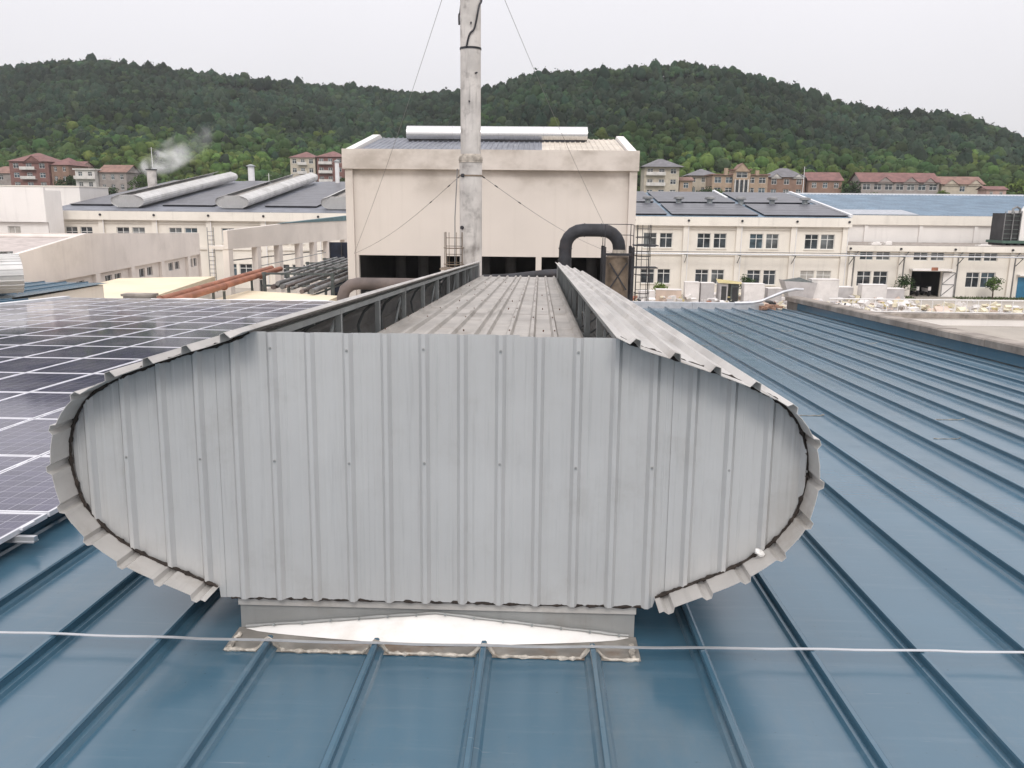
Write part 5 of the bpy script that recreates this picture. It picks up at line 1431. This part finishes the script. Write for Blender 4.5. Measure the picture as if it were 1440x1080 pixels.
for (x, y, h, k, lab, wd) in (
    (-152, 262, 8, 'dark', 'dark tree right of the brown brick wing', 1), (-147, 264, 9, 'dark', 'dark bushy tree between the brick wing and the white house', 1),
    (-146, 250, 5.5, 'green', 'green bush just left of the white house', 1.2), (-128, 246, 5.5, 'dark', 'low dark tree in front of the grey and pink house', 1.3),
    (-122, 252, 9, 'green', 'green tree right of the grey and pink house', 1.1), (-117, 262, 8, 'bright', 'bright green tree under the smoke', 1.1),
    (-112, 250, 7, 'dark', 'dark tree right of the smoking stack', 1.2), (-104, 256, 8, 'green', 'green tree above the first ventilator ridge', 1.1),
    (-97, 270, 8, 'bright', 'light green tree left of the cream apartment block', 1.1), (-92, 262, 6, 'dark', 'small dark tree at the foot of the cream apartment block', 1.2),
    (-150, 285, 9, 'bright', 'tall bright green tree behind the brick wing', 1.1), (-182, 292, 10, 'bright', 'bright green tree above the plain pinkish house', 1.1),
    (26, 262, 10, 'dark', 'dark tree peeking out right of the tall hall', 1), (44.5, 262, 9, 'green', 'green tree behind the low tan wing', 1),
    (47.5, 244, 7.0, 'dark', 'dark round tree in front of the small yellowish house', 1.25), (52, 245, 6.2, 'green', 'green tree left of the ornate mansion', 1.2),
    (43.5, 243, 5, 'bright', 'small bright tree at the foot of the low tan wing', 1.2), (91.5, 252, 9, 'dark', 'dark tree between the red brick house and the long grey house', 1.15),
    (95.5, 246, 6.0, 'green', 'green bush at the left corner of the long grey house', 1.2), (118, 262, 11, 'bright', 'large bright tree right of the long grey house', 1.2),
    (117.5, 250, 6.5, 'bright', 'yellowish bush between the long grey and the beige house', 1.1), (134.5, 256, 9, 'green', 'green tree right of the beige house', 1.2),
    (141, 254, 10, 'bright', 'bright tree near the right picture edge', 1.2), (147, 250, 9, 'green', 'green tree at the right picture edge', 1.3), (137, 247, 6, 'bright', 'low bright bush beside the pink red hut', 1.3)):
    tree(x, y, h, k, lab, wide=wd)
tree(40.2, 91.8, 2.5, 'dark', 'round dark shrub left of the annex doorway', 'shrub', 0.01, 1.35)
tree(49.7, 91.5, 2.6, 'green', 'small leafy shrub under the right annex windows', 'shrub', 0.01, 1.1)
tree(21.6, 86, 2.9, 'dark', 'small dark shrub standing behind the yard crates', 'shrub', 0.01, .9)
tree(12.3, 84.0, 2.3, 'bright', 'yellow green shrub behind the pinkish crate', 'shrub', 0.01, 1.0)
M['grass'] = pm('verge_grass', (0.07, 0.10, 0.03), 0.9, var=.4, scale=1)
mb = MB()
for q in range(2200):
    x, y = random.uniform(38, 60), random.uniform(91.2, 92.9)
    if 41.3 < x < 46: continue
    a = random.random() * 6.3; s_ = random.uniform(.1, .3)
    mb.add([(x - math.cos(a) * .05, y - math.sin(a) * .05, 0.006), (x + math.cos(a) * .05, y + math.sin(a) * .05, 0.006), (x + random.uniform(-.1, .1), y + random.uniform(-.1, .1), s_)], [(0, 1, 2)])
o = mb.build('grass_verge', M['grass']); tag(o, 'strip of grass along the foot of the annex wall', 'grass', kind='stuff')
for lab, x, y, h in (('thin lamp pole in front of the gabled houses', 73.9, 240, 12.5), ('thin pole behind the first ventilator on the left', -98, 210, 17), ('thin pole right of the stub chimney, left', -62, 190, 12.5)):
    t = thing('pole', lab, 'pole', (x, y, float(terrain(x, y))))
    MB().tube([(0, 0, 0), (0, 0, h)], [.14, .08], 8).build('shaft', M['white_pvc'], t, smooth=50)
    MB().bar((-.7, 0, h - .4), (.7, 0, h - .4), .1, .1).build('cross_arm', M['pipe_grey'], t)
forest()

# ------------------------------------------------------------------ smoke over the stack
def build_smoke():
    bm_ = bmesh.new(); bmesh.ops.create_icosphere(bm_, subdivisions=3, radius=1.0)
    me = bpy.data.meshes.new('smoke'); bm_.to_mesh(me); bm_.free()
    o = obj('smoke', me, None, (-49.9, 115.2, 16.5), (0, R(-28), 0)); o.scale = (7.6, 2.2, 2.3)
    tag(o, 'thin white smoke drifting to the right from the grey stack', 'smoke', kind='stuff')
    m = bpy.data.materials.new('smoke'); m.use_nodes = True; nt = m.node_tree; nt.nodes.clear()
    out = nt.nodes.new('ShaderNodeOutputMaterial'); vol = nt.nodes.new('ShaderNodeVolumePrincipled')
    vol.inputs['Color'].default_value = (1.0, 1.0, 1.0, 1); vol.inputs['Anisotropy'].default_value = 0.2
    tc = nt.nodes.new('ShaderNodeTexCoord'); ln = nt.nodes.new('ShaderNodeVectorMath'); ln.operation = 'LENGTH'
    geo = nt.nodes.new('ShaderNodeNewGeometry')
    no = nt.nodes.new('ShaderNodeTexNoise'); no.inputs['Scale'].default_value = 0.33; no.inputs['Detail'].default_value = 4; no.inputs['Distortion'].default_value = 0.8
    def mr(a, b, c, d):
        r = nt.nodes.new('ShaderNodeMapRange'); r.interpolation_type = 'SMOOTHSTEP'
        for k, v in zip(('From Min', 'From Max', 'To Min', 'To Max'), (a, b, c, d)): r.inputs[k].default_value = v
        return r
    r1 = mr(0.55, 1.0, 1, 0); r2 = mr(.40, .75, 0, 1); sx = nt.nodes.new('ShaderNodeSeparateXYZ'); r3 = mr(-.95, .3, 1.0, .06)
    def mul(a, b):
        n_ = nt.nodes.new('ShaderNodeMath'); n_.operation = 'MULTIPLY'; nt.links.new(a, n_.inputs[0])
        if isinstance(b, float): n_.inputs[1].default_value = b
        else: nt.links.new(b, n_.inputs[1])
        return n_.outputs[0]
    lk = nt.links.new
    lk(tc.outputs['Object'], ln.inputs[0]); lk(ln.outputs['Value'], r1.inputs['Value']); lk(geo.outputs['Position'], no.inputs['Vector']); lk(no.outputs['Fac'], r2.inputs['Value'])
    lk(tc.outputs['Object'], sx.inputs[0]); lk(sx.outputs['X'], r3.inputs['Value'])
    lk(mul(mul(mul(r1.outputs[0], r2.outputs[0]), r3.outputs[0]), 2.6), vol.inputs['Density'])
    lk(vol.outputs[0], out.inputs['Volume'])
    me.materials.append(m)
build_smoke()

# ------------------------------------------------------------------ air
def build_haze(density):
    o = MB().box(-1750, 1750, -260, 1800, -2.5, 145).build('haze', M['trim'])
    me = o.data; me.materials.clear()
    m = bpy.data.materials.new('haze_air'); m.use_nodes = True; nt = m.node_tree; nt.nodes.clear()
    out = nt.nodes.new('ShaderNodeOutputMaterial'); vol = nt.nodes.new('ShaderNodeVolumePrincipled')
    vol.inputs['Color'].default_value = (0.93, 0.95, 1.0, 1); vol.inputs['Density'].default_value = density
    nt.links.new(vol.outputs[0], out.inputs['Volume'])
    me.materials.append(m)
    tag(o, 'thin pale haze that greys the far hills', 'haze', kind='stuff')
HAZE = 0.00012
if HAZE: build_haze(HAZE)
